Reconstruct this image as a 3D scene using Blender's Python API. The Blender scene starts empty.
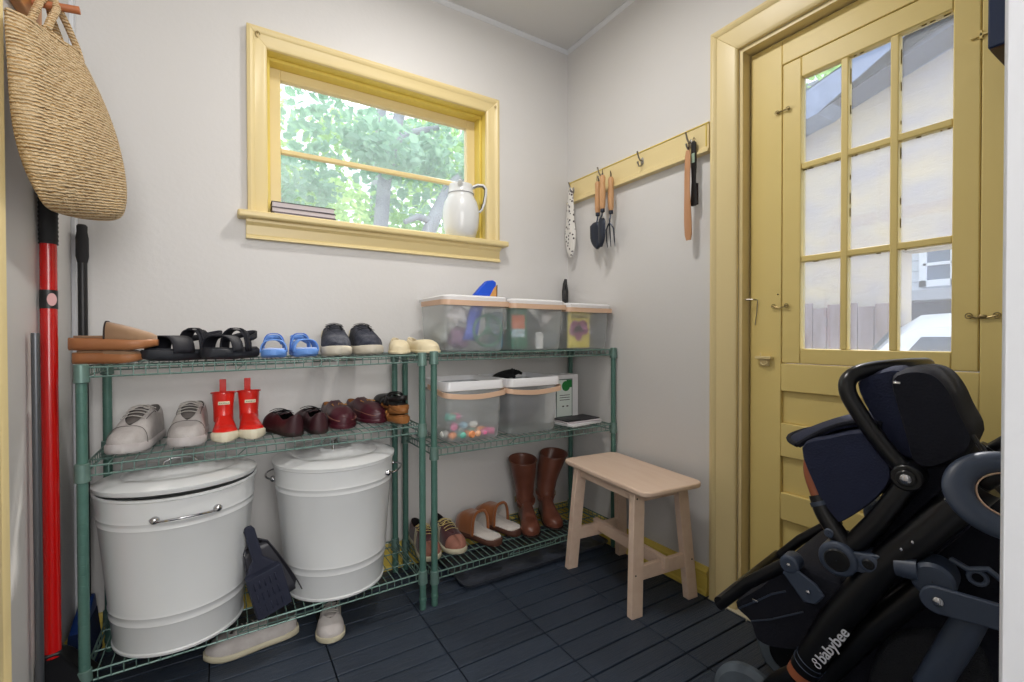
import bpy, bmesh, math, random
from mathutils import Vector, Matrix, Euler
random.seed(7)
S = bpy.context.scene
COL = S.collection
PI = math.pi
sin, cos = math.sin, math.cos

# ------------------------------------------------------------------ camera
def make_camera():
    yaw, pit, rol = math.radians(31.91), math.radians(-.60), math.radians(-.10)
    F = Vector((sin(yaw) * cos(pit), cos(yaw) * cos(pit), sin(pit)))
    R = Vector((cos(yaw), -sin(yaw), 0)); U = R.cross(F)
    R, U = R * cos(rol) + U * sin(rol), U * cos(rol) - R * sin(rol)
    cd = bpy.data.cameras.new('camera'); cd.sensor_width = 36; cd.lens = 465.6 * 36 / 1024
    cd.clip_start = .02; cd.clip_end = 200
    co = bpy.data.objects.new('camera', cd); COL.objects.link(co)
    m = Matrix((R, U, -F)).transposed().to_4x4(); m.translation = (-1.669, -2.079, 1.05)
    co.matrix_world = m
    S.camera = co
make_camera()

# ------------------------------------------------------------------ world, light, exposure
w = bpy.data.worlds.new('sky'); S.world = w; w.use_nodes = True
bg = w.node_tree.nodes['Background']; bg.inputs[0].default_value = (.80, .90, 1, 1); bg.inputs[1].default_value = 1.7
def lamp(name, kind, loc, rot, energy, color=(1, 1, 1), **kw):
    d = bpy.data.lights.new(name, kind); d.energy = energy; d.color = color
    for k, v in kw.items(): setattr(d, k, v)
    o = bpy.data.objects.new(name, d); COL.objects.link(o); o.location = loc
    o.rotation_euler = [math.radians(a) for a in rot]
    return o
lamp('sun', 'SUN', (0, 0, 8), (38, 0, 125), 3.0, (1, .95, .86), angle=.05)
lamp('hall_light', 'AREA', (-1.75, -3.2, 1.75), (78, 0, -22), 50, (1, .975, .95), shape='RECTANGLE', size=2.0, size_y=1.5)
lamp('ceiling_lamp_light', 'AREA', (-.90, -.82, 2.60), (0, 0, 0), 9, (1, .965, .92), shape='DISK', size=.22)
VS = S.view_settings
VS.view_transform = 'Standard'; VS.look = 'None'; VS.gamma = 1; VS.use_curve_mapping = False
VS.exposure = 0.55
S.display_settings.display_device = 'sRGB'

# ------------------------------------------------------------------ materials
def lin(c): return tuple((x / 12.92 if x <= .04045 else ((x + .055) / 1.055) ** 2.4) for x in c)
def mat(name, rgb, rough=.6, metal=0, var=0.0, vscale=8, bump=0.0, bscale=40, rgb2=None, coat=0, stretch=None, sheen=0, trans=None, detail=4):
    """principled; rgb in display values; var mixes towards rgb2 with noise"""
    m = bpy.data.materials.new(name); m.use_nodes = True
    nt = m.node_tree; N = nt.nodes; L = nt.links; P = N['Principled BSDF']
    P.inputs['Base Color'].default_value = (*lin(rgb), 1)
    P.inputs['Roughness'].default_value = rough; P.inputs['Metallic'].default_value = metal
    P.inputs['Coat Weight'].default_value = coat
    if sheen: P.inputs['Sheen Weight'].default_value = sheen
    if var or bump:
        tc = N.new('ShaderNodeTexCoord'); mp = N.new('ShaderNodeMapping')
        L.new(tc.outputs['Object'], mp.inputs[0])
        if stretch: mp.inputs['Scale'].default_value = stretch
    if var:
        no = N.new('ShaderNodeTexNoise'); no.inputs['Scale'].default_value = vscale; no.inputs['Detail'].default_value = detail
        L.new(mp.outputs[0], no.inputs['Vector'])
        mx = N.new('ShaderNodeMixRGB'); mx.inputs[1].default_value = (*lin(rgb), 1)
        mx.inputs[2].default_value = (*lin(rgb2 or tuple(c * .8 for c in rgb)), 1)
        mr = N.new('ShaderNodeMapRange'); mr.inputs[1].default_value = .35; mr.inputs[2].default_value = .7; mr.inputs[4].default_value = var
        L.new(no.outputs[0], mr.inputs[0]); L.new(mr.outputs[0], mx.inputs[0]); L.new(mx.outputs[0], P.inputs['Base Color'])
    if bump:
        n2 = N.new('ShaderNodeTexNoise'); n2.inputs['Scale'].default_value = bscale; n2.inputs['Detail'].default_value = 5
        L.new(mp.outputs[0], n2.inputs['Vector'])
        bp = N.new('ShaderNodeBump'); bp.inputs['Strength'].default_value = bump; bp.inputs['Distance'].default_value = .004
        L.new(n2.outputs[0], bp.inputs['Height']); L.new(bp.outputs[0], P.inputs['Normal'])
    return m
def glass(name, tint=(1, 1, 1), refl=.07, haze=0.0):
    m = bpy.data.materials.new(name); m.use_nodes = True
    nt = m.node_tree; N = nt.nodes; L = nt.links; N.remove(N['Principled BSDF'])
    t = N.new('ShaderNodeBsdfTransparent'); t.inputs[0].default_value = (*tint, 1)
    g = N.new('ShaderNodeBsdfGlossy'); g.inputs['Roughness'].default_value = .02
    mx = N.new('ShaderNodeMixShader'); mx.inputs[0].default_value = refl
    L.new(t.outputs[0], mx.inputs[1]); L.new(g.outputs[0], mx.inputs[2]); out = mx
    if haze:
        d = N.new('ShaderNodeBsdfTranslucent'); d.inputs[0].default_value = (.85, .87, .92, 1)
        m2 = N.new('ShaderNodeMixShader'); m2.inputs[0].default_value = haze
        L.new(mx.outputs[0], m2.inputs[1]); L.new(d.outputs[0], m2.inputs[2]); out = m2
    L.new(out.outputs[0], N['Material Output'].inputs[0])
    return m
def frosted(name, tint=(.985, 1, .995), clear=.5):
    m = bpy.data.materials.new(name); m.use_nodes = True
    nt = m.node_tree; N = nt.nodes; L = nt.links; P = N['Principled BSDF']
    P.inputs['Base Color'].default_value = (.90, .93, .95, 1); P.inputs['Roughness'].default_value = .35
    t = N.new('ShaderNodeBsdfTransparent'); t.inputs[0].default_value = (*tint, 1)
    tl = N.new('ShaderNodeBsdfTranslucent'); tl.inputs[0].default_value = (.90, .93, .95, 1)
    a = N.new('ShaderNodeMixShader'); a.inputs[0].default_value = .35
    L.new(P.outputs[0], a.inputs[1]); L.new(tl.outputs[0], a.inputs[2])
    b = N.new('ShaderNodeMixShader'); b.inputs[0].default_value = clear
    L.new(a.outputs[0], b.inputs[1]); L.new(t.outputs[0], b.inputs[2])
    L.new(b.outputs[0], N['Material Output'].inputs[0])
    return m
M = dict(
    wall=mat('wall_paint', (.840, .833, .826), .55, var=.25, vscale=1.5, rgb2=(.826, .817, .811), bump=.12, bscale=60),
    ceil=mat('ceiling_paint', (.84, .84, .84), .7, bump=.1, bscale=50),
    yellow=mat('yellow_paint', (.885, .81, .60), .38, var=.35, vscale=3, rgb2=(.875, .79, .57), bump=.12, bscale=25),
    yellow_door=mat('yellow_door_paint', (.90, .81, .52), .42, var=.4, vscale=4, rgb2=(.885, .79, .49), bump=.15, bscale=20),
    yellow_dark=mat('yellow_trim_paint', (.87, .78, .38), .4, var=.5, vscale=9, rgb2=(.82, .72, .34), bump=.1),
    white=mat('white_paint', (.87, .88, .90), .5, bump=.1, bscale=30),
    gap=mat('dark_gap', (.10, .09, .06), .9),
    glass=glass('window_glass', refl=.05, haze=.10), dglass=glass('door_glass', (.95, .96, 1), .06, .10),
    metal=mat('grey_metal', (.62, .60, .58), .3, 1), chrome=mat('chrome', (.75, .75, .76), .15, 1),
    brass=mat('old_brass', (.62, .55, .38), .4, .8),
    green=mat('green_epoxy', (.33, .48, .44), .38, .15, var=.4, vscale=30, rgb2=(.26, .41, .37)),
    wire=mat('green_wire', (.43, .54, .51), .4, .3, var=.4, vscale=20, rgb2=(.32, .43, .41)),
    enamel=mat('white_enamel', (.86, .87, .875), .28, coat=.3, var=.3, vscale=5, rgb2=(.84, .845, .845)),
    pine=mat('pale_beech', (.90, .80, .72), .5, var=.6, vscale=6, rgb2=(.86, .745, .66), stretch=(6, 1, 6)),
    lightoak=mat('light_brown_wood', (.76, .56, .40), .45, var=.6, vscale=8, rgb2=(.66, .46, .30), stretch=(8, 8, 1)),
    oak=mat('oak_peg_wood', (.80, .56, .32), .45, var=.6, vscale=8, rgb2=(.70, .45, .24), stretch=(8, 1, 8)),
    black=mat('black_plastic', (.09, .09, .10), .4), rubber=mat('black_rubber', (.12, .12, .13), .75, bump=.2),
    red=mat('red_gloss', (.72, .02, .015), .25, coat=.4),
    dark=mat('dark_screw', (.2, .18, .16), .5, .6),
)

# ------------------------------------------------------------------ mesh builder
class MB:
    def __init__(s): s.v = []; s.f = []; s.mi = []; s.cur = 0; s.T = Matrix.Identity(4)
    def P(s, p): s.v.append(tuple(s.T @ Vector(p))); return len(s.v) - 1
    def F(s, *ix): s.f.append(tuple(ix)); s.mi.append(s.cur)
    def box(s, x0, x1, y0, y1, z0, z1, m=None):
        m = m or Matrix.Identity(4)
        i = [s.P(m @ Vector(p)) for p in ((x0, y0, z0), (x1, y0, z0), (x1, y1, z0), (x0, y1, z0), (x0, y0, z1), (x1, y0, z1), (x1, y1, z1), (x0, y1, z1))]
        for q in ((0, 3, 2, 1), (4, 5, 6, 7), (0, 1, 5, 4), (1, 2, 6, 5), (2, 3, 7, 6), (3, 0, 4, 7)): s.F(*[i[k] for k in q])
    def loft(s, rings, closed=True, cap0=True, cap1=True):
        idx = [[s.P(p) for p in r] for r in rings]; n = len(idx[0])
        for a, b in zip(idx, idx[1:]):
            for k in range(n if closed else n - 1):
                s.F(a[k], a[(k + 1) % n], b[(k + 1) % n], b[k])
        if closed and cap0: s.F(*reversed(idx[0]))
        if closed and cap1: s.F(*idx[-1])
        return idx
    def tube(s, pts, r, n=8, cap=True, closed=False, flat=None):
        pts = [Vector(p) for p in pts]; K = len(pts); rings = []; up = None
        for i, p in enumerate(pts):
            a = pts[(i - 1) % K] if closed or i > 0 else p; b = pts[(i + 1) % K] if closed or i < K - 1 else p
            d = (b - a).normalized()
            if up is None: up = Vector((0, 0, 1)) if abs(d.z) < .9 else Vector((1, 0, 0))
            x = d.cross(up)
            if x.length < 1e-5: x = d.cross(Vector((0, 1, .01)))
            x.normalize(); y = x.cross(d); up = y
            rr = r[i] if isinstance(r, (list, tuple)) else r
            fx = flat if flat else 1
            rings.append([p + x * (rr * cos(2 * PI * k / n)) + y * (rr * fx * sin(2 * PI * k / n)) for k in range(n)])
        if closed: rings.append(rings[0]); s.loft(rings, True, False, False)
        else: s.loft(rings, True, cap, cap)
    def lathe(s, prof, n=32, c=(0, 0, 0), m=None, sx=1, sy=1, a0=0):
        m = m or Matrix.Identity(4); c = Vector(c)
        rings = []
        for r, z in prof:
            rings.append([m @ Vector((max(r, 1e-4) * cos(a0 + 2 * PI * k / n) * sx, max(r, 1e-4) * sin(a0 + 2 * PI * k / n) * sy, z)) + c for k in range(n)])
        s.loft(rings, True, prof[0][0] > .001, prof[-1][0] > .001)
    def ell(s, c, r, m=None, n=12):
        m = m or Matrix.Identity(4); c = Vector(c)
        R = []
        for j in range(1, n):
            a = PI * j / n - PI / 2
            R.append([c + m @ Vector((r[0] * cos(a) * cos(2 * PI * k / (n * 2)), r[1] * cos(a) * sin(2 * PI * k / (n * 2)), r[2] * sin(a))) for k in range(n * 2)])
        s.loft(R)
    def prism(s, poly, z0, z1, m=None):
        """poly in xy of frame m, extruded along its z"""
        m = m or Matrix.Identity(4)
        s.loft([[m @ Vector((x, y, z0)) for x, y in poly], [m @ Vector((x, y, z1)) for x, y in poly]])
    def sheet(s, grid):
        idx = [[s.P(p) for p in r] for r in grid]
        for a, b in zip(idx, idx[1:]):
            for k in range(len(a) - 1): s.F(a[k], a[k + 1], b[k + 1], b[k])
    def build(s, name, mats, parent=None, bevel=0, seg=2, smooth=40, solid=0, sub=0, soff=-1, weld=0):
        me = bpy.data.meshes.new(name); me.from_pydata(s.v, [], s.f)
        if not isinstance(mats, (list, tuple)): mats = [mats]
        for q in mats: me.materials.append(M[q] if isinstance(q, str) else q)
        me.polygons.foreach_set('material_index', s.mi)
        me.validate(); me.update()
        if weld:
            bm = bmesh.new(); bm.from_mesh(me); bmesh.ops.remove_doubles(bm, verts=bm.verts, dist=weld)
            bmesh.ops.recalc_face_normals(bm, faces=bm.faces); bm.to_mesh(me); bm.free()
        if smooth:
            me.shade_smooth(); me.set_sharp_from_angle(angle=math.radians(smooth))
        o = bpy.data.objects.new(name, me); COL.objects.link(o)
        if parent: o.parent = parent
        if solid:
            md = o.modifiers.new('thickness', 'SOLIDIFY'); md.thickness = solid; md.offset = soff
            if len(mats) > 1 and weld: md.material_offset = 1; md.material_offset_rim = 0
        if bevel:
            md = o.modifiers.new('bevel', 'BEVEL'); md.width = bevel; md.segments = seg; md.limit_method = 'ANGLE'; md.angle_limit = math.radians(35)
        if sub:
            md = o.modifiers.new('sub', 'SUBSURF'); md.levels = sub; md.render_levels = sub
        return o
def tag(o, label=None, cat=None, group=None, kind=None):
    if label: o['label'] = label
    if cat: o['category'] = cat
    if group: o['group'] = group
    if kind: o['kind'] = kind
    return o
def thing(name, label, cat, loc=(0, 0, 0), rz=0, group=None, kind=None):
    o = bpy.data.objects.new(name, None); o.empty_display_size = .05; COL.objects.link(o)
    o.location = loc; o.rotation_euler = (0, 0, rz)
    return tag(o, label, cat, group, kind)
def struct(name, loc=(0, 0, 0)):
    o = bpy.data.objects.new(name, None); COL.objects.link(o); o.location = loc; o['kind'] = 'structure'; return o
def mtx(loc=(0, 0, 0), rot=(0, 0, 0)): return Matrix.Translation(loc) @ Euler([math.radians(a) for a in rot]).to_matrix().to_4x4()
def frame(o, x, y, z):
    m = Matrix((Vector(x), Vector(y), Vector(z))).transposed().to_4x4(); m.translation = o; return m
def spl(pts, n=5):
    P = [Vector(p) for p in pts]; P = [P[0] * 2 - P[1]] + P + [P[-1] * 2 - P[-2]]; out = []
    for i in range(1, len(P) - 2):
        a, b, c, d = P[i - 1:i + 3]
        for k in range(n):
            t = k / n; out.append(.5 * (2 * b + (c - a) * t + (2 * a - 5 * b + 4 * c - d) * t * t + (3 * b - a - 3 * c + d) * t ** 3))
    return out + [P[-2]]
def lerp(a, b, t): return a + (b - a) * t
def tab(T, t):
    if t <= T[0][0]: return T[0][1]
    for (a, u), (b, v) in zip(T, T[1:]):
        if t <= b:
            q = (t - a) / (b - a); return lerp(u, v, q)
    return T[-1][1]
def copy_tree(o, parent=None):
    c = o.copy(); COL.objects.link(c)
    if parent: c.parent = parent
    for ch in list(o.children): copy_tree(ch, c)
    return c
# ================================================================== THE ROOM
H = 2.653; XL = -2.085; YB = -1.95
WX0, WX1, WZ0, WZ1 = -1.51, -.53, 1.51, 2.18        # window opening
DY0, DY1, DZ = -1.03, -1.93, 2.13                    # door opening on the right wall

def wall_with_hole(name, axis, a0, a1, z0, z1, h0, h1, k0, k1, d0, d1, m='wall'):
    b = MB()
    def bx(u0, u1, w0, w1):
        if u1 - u0 < 1e-4 or w1 - w0 < 1e-4: return
        if axis == 'x': b.box(u0, u1, d0, d1, w0, w1)
        else: b.box(d0, d1, u0, u1, w0, w1)
    bx(a0, h0, z0, z1); bx(h1, a1, z0, z1); bx(h0, h1, z0, k0); bx(h0, h1, k1, z1)
    o = b.build(name, m, smooth=0); o['kind'] = 'structure'; return o
wall_with_hole('wall_back', 'x', XL - .12, .14, -.05, H + .1, WX0 - .01, WX1 + .01, WZ0 - .01, WZ1 + .01, 0, .16)
wall_with_hole('wall_right', 'y', -4.2, 0, -.05, H + .1, DY1, DY0, -.05, DZ, 0, .14)
b = MB(); b.box(XL - .12, XL, -4.2, 0, -.05, H + .1); b.build('wall_left', 'wall', smooth=0)['kind'] = 'structure'
b = MB(); b.box(-1.037, -.90, YB - .16, YB, 0, H); b.box(-.90, 0, YB - .36, YB - .20, 0, H); b.box(-1.045, -.90, YB - .36, YB - .16, 0, H); b.box(XL, -1.045, YB - .16, YB, 2.5, H)
b.build('wall_front', 'white', smooth=0)['kind'] = 'structure'
b = MB(); b.box(XL - .12, .14, -4.32, -4.2, -.05, H + .1); b.build('wall_hall', 'wall', smooth=0)['kind'] = 'structure'
b = MB(); b.box(XL - .12, .14, -4.32, .16, H, H + .1); b.build('ceiling', 'ceil', smooth=0)['kind'] = 'structure'
# hall jamb lining
b = MB(); b.box(-1.045, -1.037, YB - .175, YB + .0, 0, 2.5); b.build('trim_4', 'white', bevel=.003)['kind'] = 'structure'

# ceiling bead
b = MB()
for (x0, y0, x1, y1) in ((XL, 0, 0, 0), (0, 0, 0, YB)):
    d = Vector((x1 - x0, y1 - y0, 0)).normalized(); n = Vector((d.y, -d.x, 0))
    prof = [(0, 0), (.016, 0), (.017, -.006), (.011, -.013), (.004, -.017), (0, -.018)]
    b.loft([[Vector((x0, y0, H)) + n * p + Vector((0, 0, q)) for p, q in prof], [Vector((x1, y1, H)) + n * p + Vector((0, 0, q)) for p, q in prof]])
b.build('trim_1', 'white', smooth=30)['kind'] = 'structure'
# baseboards
def baseboard(name, x0, y0, x1, y1):
    b = MB(); d = Vector((x1 - x0, y1 - y0, 0)).normalized(); n = Vector((d.y, -d.x, 0))
    prof = [(0, 0), (.024, 0), (.024, .014), (.018, .02), (.018, .082), (.022, .086), (.022, .096), (.012, .104), (.008, .112), (0, .112)]
    b.loft([[Vector((x, y, 0)) + n * p + Vector((0, 0, q)) for p, q in prof] for x, y in ((x0, y0), (x1, y1))])
    b.build(name, 'yellow_dark', smooth=25)['kind'] = 'structure'
baseboard('baseboard_back', XL, 0, 0, 0)
baseboard('baseboard_right', 0, 0, 0, -.91)
baseboard('baseboard_left', XL, -.54, XL, 0)

# ---- floor: interlocking dark deck tiles, four slats each
def floor_mat():
    m = mat('deck_slat', (.19, .23, .28), .5)
    nt = m.node_tree; N = nt.nodes; L = nt.links; P = N['Principled BSDF']
    tc = N.new('ShaderNodeTexCoord'); sp = N.new('ShaderNodeSeparateXYZ'); L.new(tc.outputs['Object'], sp.inputs[0])
    def cell(out, off, size):
        a = N.new('ShaderNodeMath'); a.operation = 'ADD'; a.inputs[1].default_value = off; L.new(out, a.inputs[0])
        d = N.new('ShaderNodeMath'); d.operation = 'DIVIDE'; d.inputs[1].default_value = size; L.new(a.outputs[0], d.inputs[0])
        f = N.new('ShaderNodeMath'); f.operation = 'FLOOR'; L.new(d.outputs[0], f.inputs[0]); return f
    cx = cell(sp.outputs[0], .37, .335); cy = cell(sp.outputs[1], .075, .335)
    cb = N.new('ShaderNodeCombineXYZ'); L.new(cx.outputs[0], cb.inputs[0]); L.new(cy.outputs[0], cb.inputs[1])
    wn = N.new('ShaderNodeTexWhiteNoise'); wn.noise_dimensions = '2D'; L.new(cb.outputs[0], wn.inputs[0])
    mp = N.new('ShaderNodeMapping'); mp.inputs['Scale'].default_value = (4, 260, 1); L.new(tc.outputs['Object'], mp.inputs[0])
    g = N.new('ShaderNodeTexNoise'); g.inputs['Scale'].default_value = 1.2; g.inputs['Detail'].default_value = 3; L.new(mp.outputs[0], g.inputs['Vector'])
    n2 = N.new('ShaderNodeTexNoise'); n2.inputs['Scale'].default_value = 5; n2.inputs['Detail'].default_value = 8; L.new(tc.outputs['Object'], n2.inputs['Vector'])
    rp = N.new('ShaderNodeMixRGB'); rp.inputs[1].default_value = (*lin((.115, .15, .205)), 1); rp.inputs[2].default_value = (*lin((.20, .245, .31)), 1)
    ad = N.new('ShaderNodeMath'); ad.operation = 'MULTIPLY_ADD'; ad.inputs[1].default_value = .75
    L.new(wn.outputs[0], ad.inputs[0])
    m3 = N.new('ShaderNodeMath'); m3.operation = 'MULTIPLY_ADD'; m3.inputs[1].default_value = .9; m3.inputs[2].default_value = -.5; L.new(n2.outputs[0], m3.inputs[0])
    m4 = N.new('ShaderNodeMath'); m4.operation = 'MULTIPLY_ADD'; m4.inputs[1].default_value = .6; L.new(g.outputs[0], m4.inputs[0]); L.new(m3.outputs[0], m4.inputs[2])
    L.new(m4.outputs[0], ad.inputs[2]); L.new(ad.outputs[0], rp.inputs[0]); L.new(rp.outputs[0], P.inputs['Base Color'])
    bp = N.new('ShaderNodeBump'); bp.inputs['Strength'].default_value = 1; bp.inputs['Distance'].default_value = .005
    L.new(g.outputs[0], bp.inputs['Height']); L.new(bp.outputs[0], P.inputs['Normal'])
    return m
M['deck'] = floor_mat(); M['deck_base'] = mat('deck_base', (.025, .03, .04), .95)
b = MB(); b.cur = 1; b.box(XL, .0, -4.2, 0, -.05, -.012); b.cur = 0
tx = [-.37 - .335 * k for k in range(-1, 6)]; ty0 = -.075 + .335
for i in range(-1, 6):
    x1 = -.37 - .335 * i + .335 - .0024; x0 = x1 - .335 + .0036
    x0 = max(x0, XL + .001); x1 = min(x1, -.002)
    if x1 - x0 < .02: continue
    for j in range(0, 48):
        y1 = .26 - j * .08375
        gap = .0060 if (j % 4) else .0066
        a, c = max(y1 - .08375, -4.19), min(y1 - gap, -.002)
        if c - a < .01: continue
        b.box(x0, x1, a, c, -.012, 0)
o = b.build('floor', ['deck', 'deck_base'], smooth=0, bevel=.0015, seg=1); o['kind'] = 'structure'
# pale threshold sliver by the door
b = MB(); b.box(-.028, .10, DY1, DY0 + .11, -.011, .004); b.build('trim_2', mat('pale_threshold', (.80, .77, .68), .6, var=.5, vscale=20), bevel=.002)['kind'] = 'structure'

# ---- profiled casing along a path, mitred corners
def casing_bar(b, p0, p1, inward, normal, prof, m0=0, m1=0):
    """prof: (across from outer edge, out of wall); m0/m1 mitre slopes"""
    d = (Vector(p1) - Vector(p0)).normalized(); iw = Vector(inward); nn = Vector(normal)
    r0 = [Vector(p0) + iw * a + nn * c + d * (a * m0) for a, c in prof]
    r1 = [Vector(p1) + iw * a + nn * c - d * (a * m1) for a, c in prof]
    b.loft([r0, r1])
CP = lambda wd: [(0, 0), (0, .026), (.012, .030), (.022, .026), (.026, .022), (wd - .012, .019), (wd - .004, .016), (wd, .012), (wd, 0)]

# window_1 -------------------------------------------------------
win = struct('window_1', ((WX0 + WX1) / 2, 0, WZ0))
def wpart(b, name, m='yellow', bevel=.0015, **k):
    o = b.build(name, m, win, bevel=bevel, **k); o.matrix_parent_inverse = Matrix.Translation(win.location).inverted(); return o
ox0, ox1, oz1 = -1.582, -.463, 2.25; sz = 1.530
b = MB(); casing_bar(b, (ox0, 0, sz), (ox0, 0, oz1), (1, 0, 0), (0, -1, 0), CP(.070), 0, 1); wpart(b, 'casing')
b = MB(); casing_bar(b, (ox1, 0, sz), (ox1, 0, oz1), (-1, 0, 0), (0, -1, 0), CP(.070), 0, 1); wpart(b, 'casing')
b = MB(); casing_bar(b, (ox0, 0, oz1), (ox1, 0, oz1), (0, 0, -1), (0, -1, 0), CP(.070), 1, 1); wpart(b, 'casing')
b = MB(); b.box(-1.617, -.427, -.062, .118, 1.503, 1.530); wpart(b, 'window_sill', bevel=.008, seg=3)
b = MB()
pr = [(0, 0), (.032, 0), (.032, -.012), (.018, -.022), (.016, -.058), (.024, -.066), (.026, -.075), (0, -.075)]
b.loft([[(x, -p, 1.503 + q) for p, q in pr] for x in (-1.588, -.458)]); wpart(b, 'apron', smooth=25)
b = MB()   # jamb lining with stepped stops
b.box(WX0 - .012, WX0, 0, .16, 1.53, WZ1); b.box(WX1, WX1 + .012, 0, .16, 1.53, WZ1); b.box(WX0 - .012, WX1 + .012, 0, .16, WZ1, WZ1 + .012)
b.box(WX0, WX0 + .012, .045, .10, 1.53, WZ1); b.box(WX1 - .012, WX1, .045, .10, 1.53, WZ1); b.box(WX0 + .012, WX1 - .012, .045, .10, WZ1 - .014, WZ1)
wpart(b, 'jamb', 'yellow_dark')
b = MB()
sx0, sx1, sz0, sz1 = WX0 + .004, WX1 - .004, 1.53, WZ1 - .006
b.box(sx0, sx0 + .052, .10, .135, sz0, sz1); b.box(sx1 - .052, sx1, .10, .135, sz0, sz1)
b.box(sx0 + .052, sx1 - .052, .10, .135, sz0, sz0 + .022); b.box(sx0 + .052, sx1 - .052, .10, .135, sz1 - .048, sz1)
wpart(b, 'sash', 'yellow', bevel=.003)
b = MB(); b.box(sx0 + .052, sx1 - .052, .104, .13, 1.822, 1.842); wpart(b, 'glazing_bar', 'yellow', bevel=.004)
b = MB(); b.box(sx0 + .05, sx1 - .05, .117, .120, sz0 + .02, sz1 - .046); wpart(b, 'pane', 'glass', bevel=0)
for x, z in ((-1.545, 2.212), (-.49, 2.205)):   # small screw eyes on the casing
    b = MB(); r = .011 if x < -1 else .005
    b.tube([(x + r * .7 * cos(a), -.034, z + r * sin(a)) for a in [2 * PI * k / 14 for k in range(12)]], .0018, 6)
    b.tube([(x, -.02, z + r), (x, -.036, z + r)], .002, 6); wpart(b, 'screw_eye', 'brass', bevel=0)

# door_1 (to the yard) -------------------------------------------
dr = struct('door_1', (0, (DY0 + DY1) / 2, 0))
def dpart(b, name, m='yellow_door', par=dr, **k):
    o = b.build(name, m, par, **k); o.matrix_parent_inverse = par.matrix_world.inverted() if par is dr else par.matrix_parent_inverse
    return o
dr.matrix_world = Matrix.Translation(dr.location)
cw = .106; cy = -.924
b = MB(); casing_bar(b, (0, cy, .0), (0, cy, DZ + cw), (0, -1, 0), (-1, 0, 0), CP(cw), 0, 1); dpart(b, 'casing', 'yellow', bevel=.0015)
b = MB(); casing_bar(b, (0, cy, DZ + cw), (0, -1.949, DZ + cw), (0, 0, -1), (-1, 0, 0), CP(cw), 1, 0); dpart(b, 'casing', 'yellow', bevel=.0015)
b = MB()   # jamb
b.box(0, .14, DY0 - .0, DY0 - .014, 0, DZ); b.box(0, .14, DY1, DY1 + .014, 0, DZ); b.box(0, .14, DY1 + .014, DY0 - .014, DZ - .014, DZ)
b.box(0.088, .14, DY0 - .014, DY0 - .028, 0, DZ - .014); b.box(.088, .14, DY1 + .028, DY1 + .014, 0, DZ - .014)
dpart(b, 'jamb', 'yellow', bevel=.001)
# slab: built of rails and stiles with recessed lower panels and a big sash opening
X0, X1 = .046, .086
y0, y1 = DY1 + .017, DY0 - .018
sy0, sy1, sz0_, sz1_ = -1.682, -1.166, .952, 2.02      # removable sash
b = MB()
b.box(X0, X1, sy1 + .002, y1, .012, DZ - .018)                 # hinge stile
b.box(X0, X1, y0, sy0 - .002, .012, DZ - .018)                 # lock stile
b.box(X0, X1, sy0 - .002, sy1 + .002, sz1_ + .002, DZ - .018)
b.box(X0, X1, sy0 - .002, sy1 + .002, .85, sz0_ - .003)
pan = [(.734, .85), (.483, .614), (.265, .385), (.07, .155)]
zz = .85
for p0, p1 in pan:
    b.box(X0, X1, sy0 - .002, sy1 + .002, p1, zz) if zz - p1 > 1e-4 else None
    b.box(X0 + .014, X1 - .006, sy0 - .002, sy1 + .002, p0, p1)
    zz = p0
b.box(X0, X1, sy0 - .002, sy1 + .002, .012, zz)
dpart(b, 'slab', 'yellow_door', bevel=.003)
b = MB(); b.box(X0 + .001, X1 - .004, sy0 + .0, sy0 + .056, sz0_, sz1_); b.box(X0 + .001, X1 - .004, sy1 - .063, sy1, sz0_, sz1_)
b.box(X0 + .001, X1 - .004, sy0 + .056, sy1 - .063, sz0_, sz0_ + .052); b.box(X0 + .001, X1 - .004, sy0 + .056, sy1 - .063, sz1_ - .07, sz1_)
gy0, gy1, gz0, gz1 = sy0 + .056, sy1 - .063, sz0_ + .052, sz1_ - .07
for k in (1, 2):
    y = gy1 + (gy0 - gy1) * k / 3; b.box(X0 + .003, X1 - .008, y - .0105, y + .0105, gz0, gz1)
for z in (1.317, 1.641): b.box(X0 + .004, X1 - .009, gy0, gy1, z - .0105, z + .0105)
dpart(b, 'sash', 'yellow_door', bevel=.0035)
b = MB(); b.box(.066, .069, gy0 - .002, gy1 + .002, gz0 - .002, gz1 + .002); dpart(b, 'pane', 'dglass', smooth=0)
# chipped dark putty spots along the muntins
b = MB(); rr = random.Random(3)
for k in (1, 2):
    y = gy1 + (gy0 - gy1) * k / 3
    for q in range(9):
        z = rr.choice([rr.uniform(1.65, 1.9), rr.uniform(1.33, 1.6)]); l = rr.uniform(.004, .014)
        b.box(X0 + .018, X0 + .021, y - .0125, y - .010, z, z + l * 2)
for q in range(26):
    y = rr.uniform(gy0, gy1); z = rr.choice([gz1, 1.641 - .011, 1.641 - .011, 1.317 - .011]); l = rr.uniform(.003, .012)
    b.box(X0 + .016, X0 + .020, y, y + l, z - .0025, z + .0005)
dpart(b, 'worn_putty', mat('worn_putty', (.50, .42, .22), .9), smooth=0)
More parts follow.
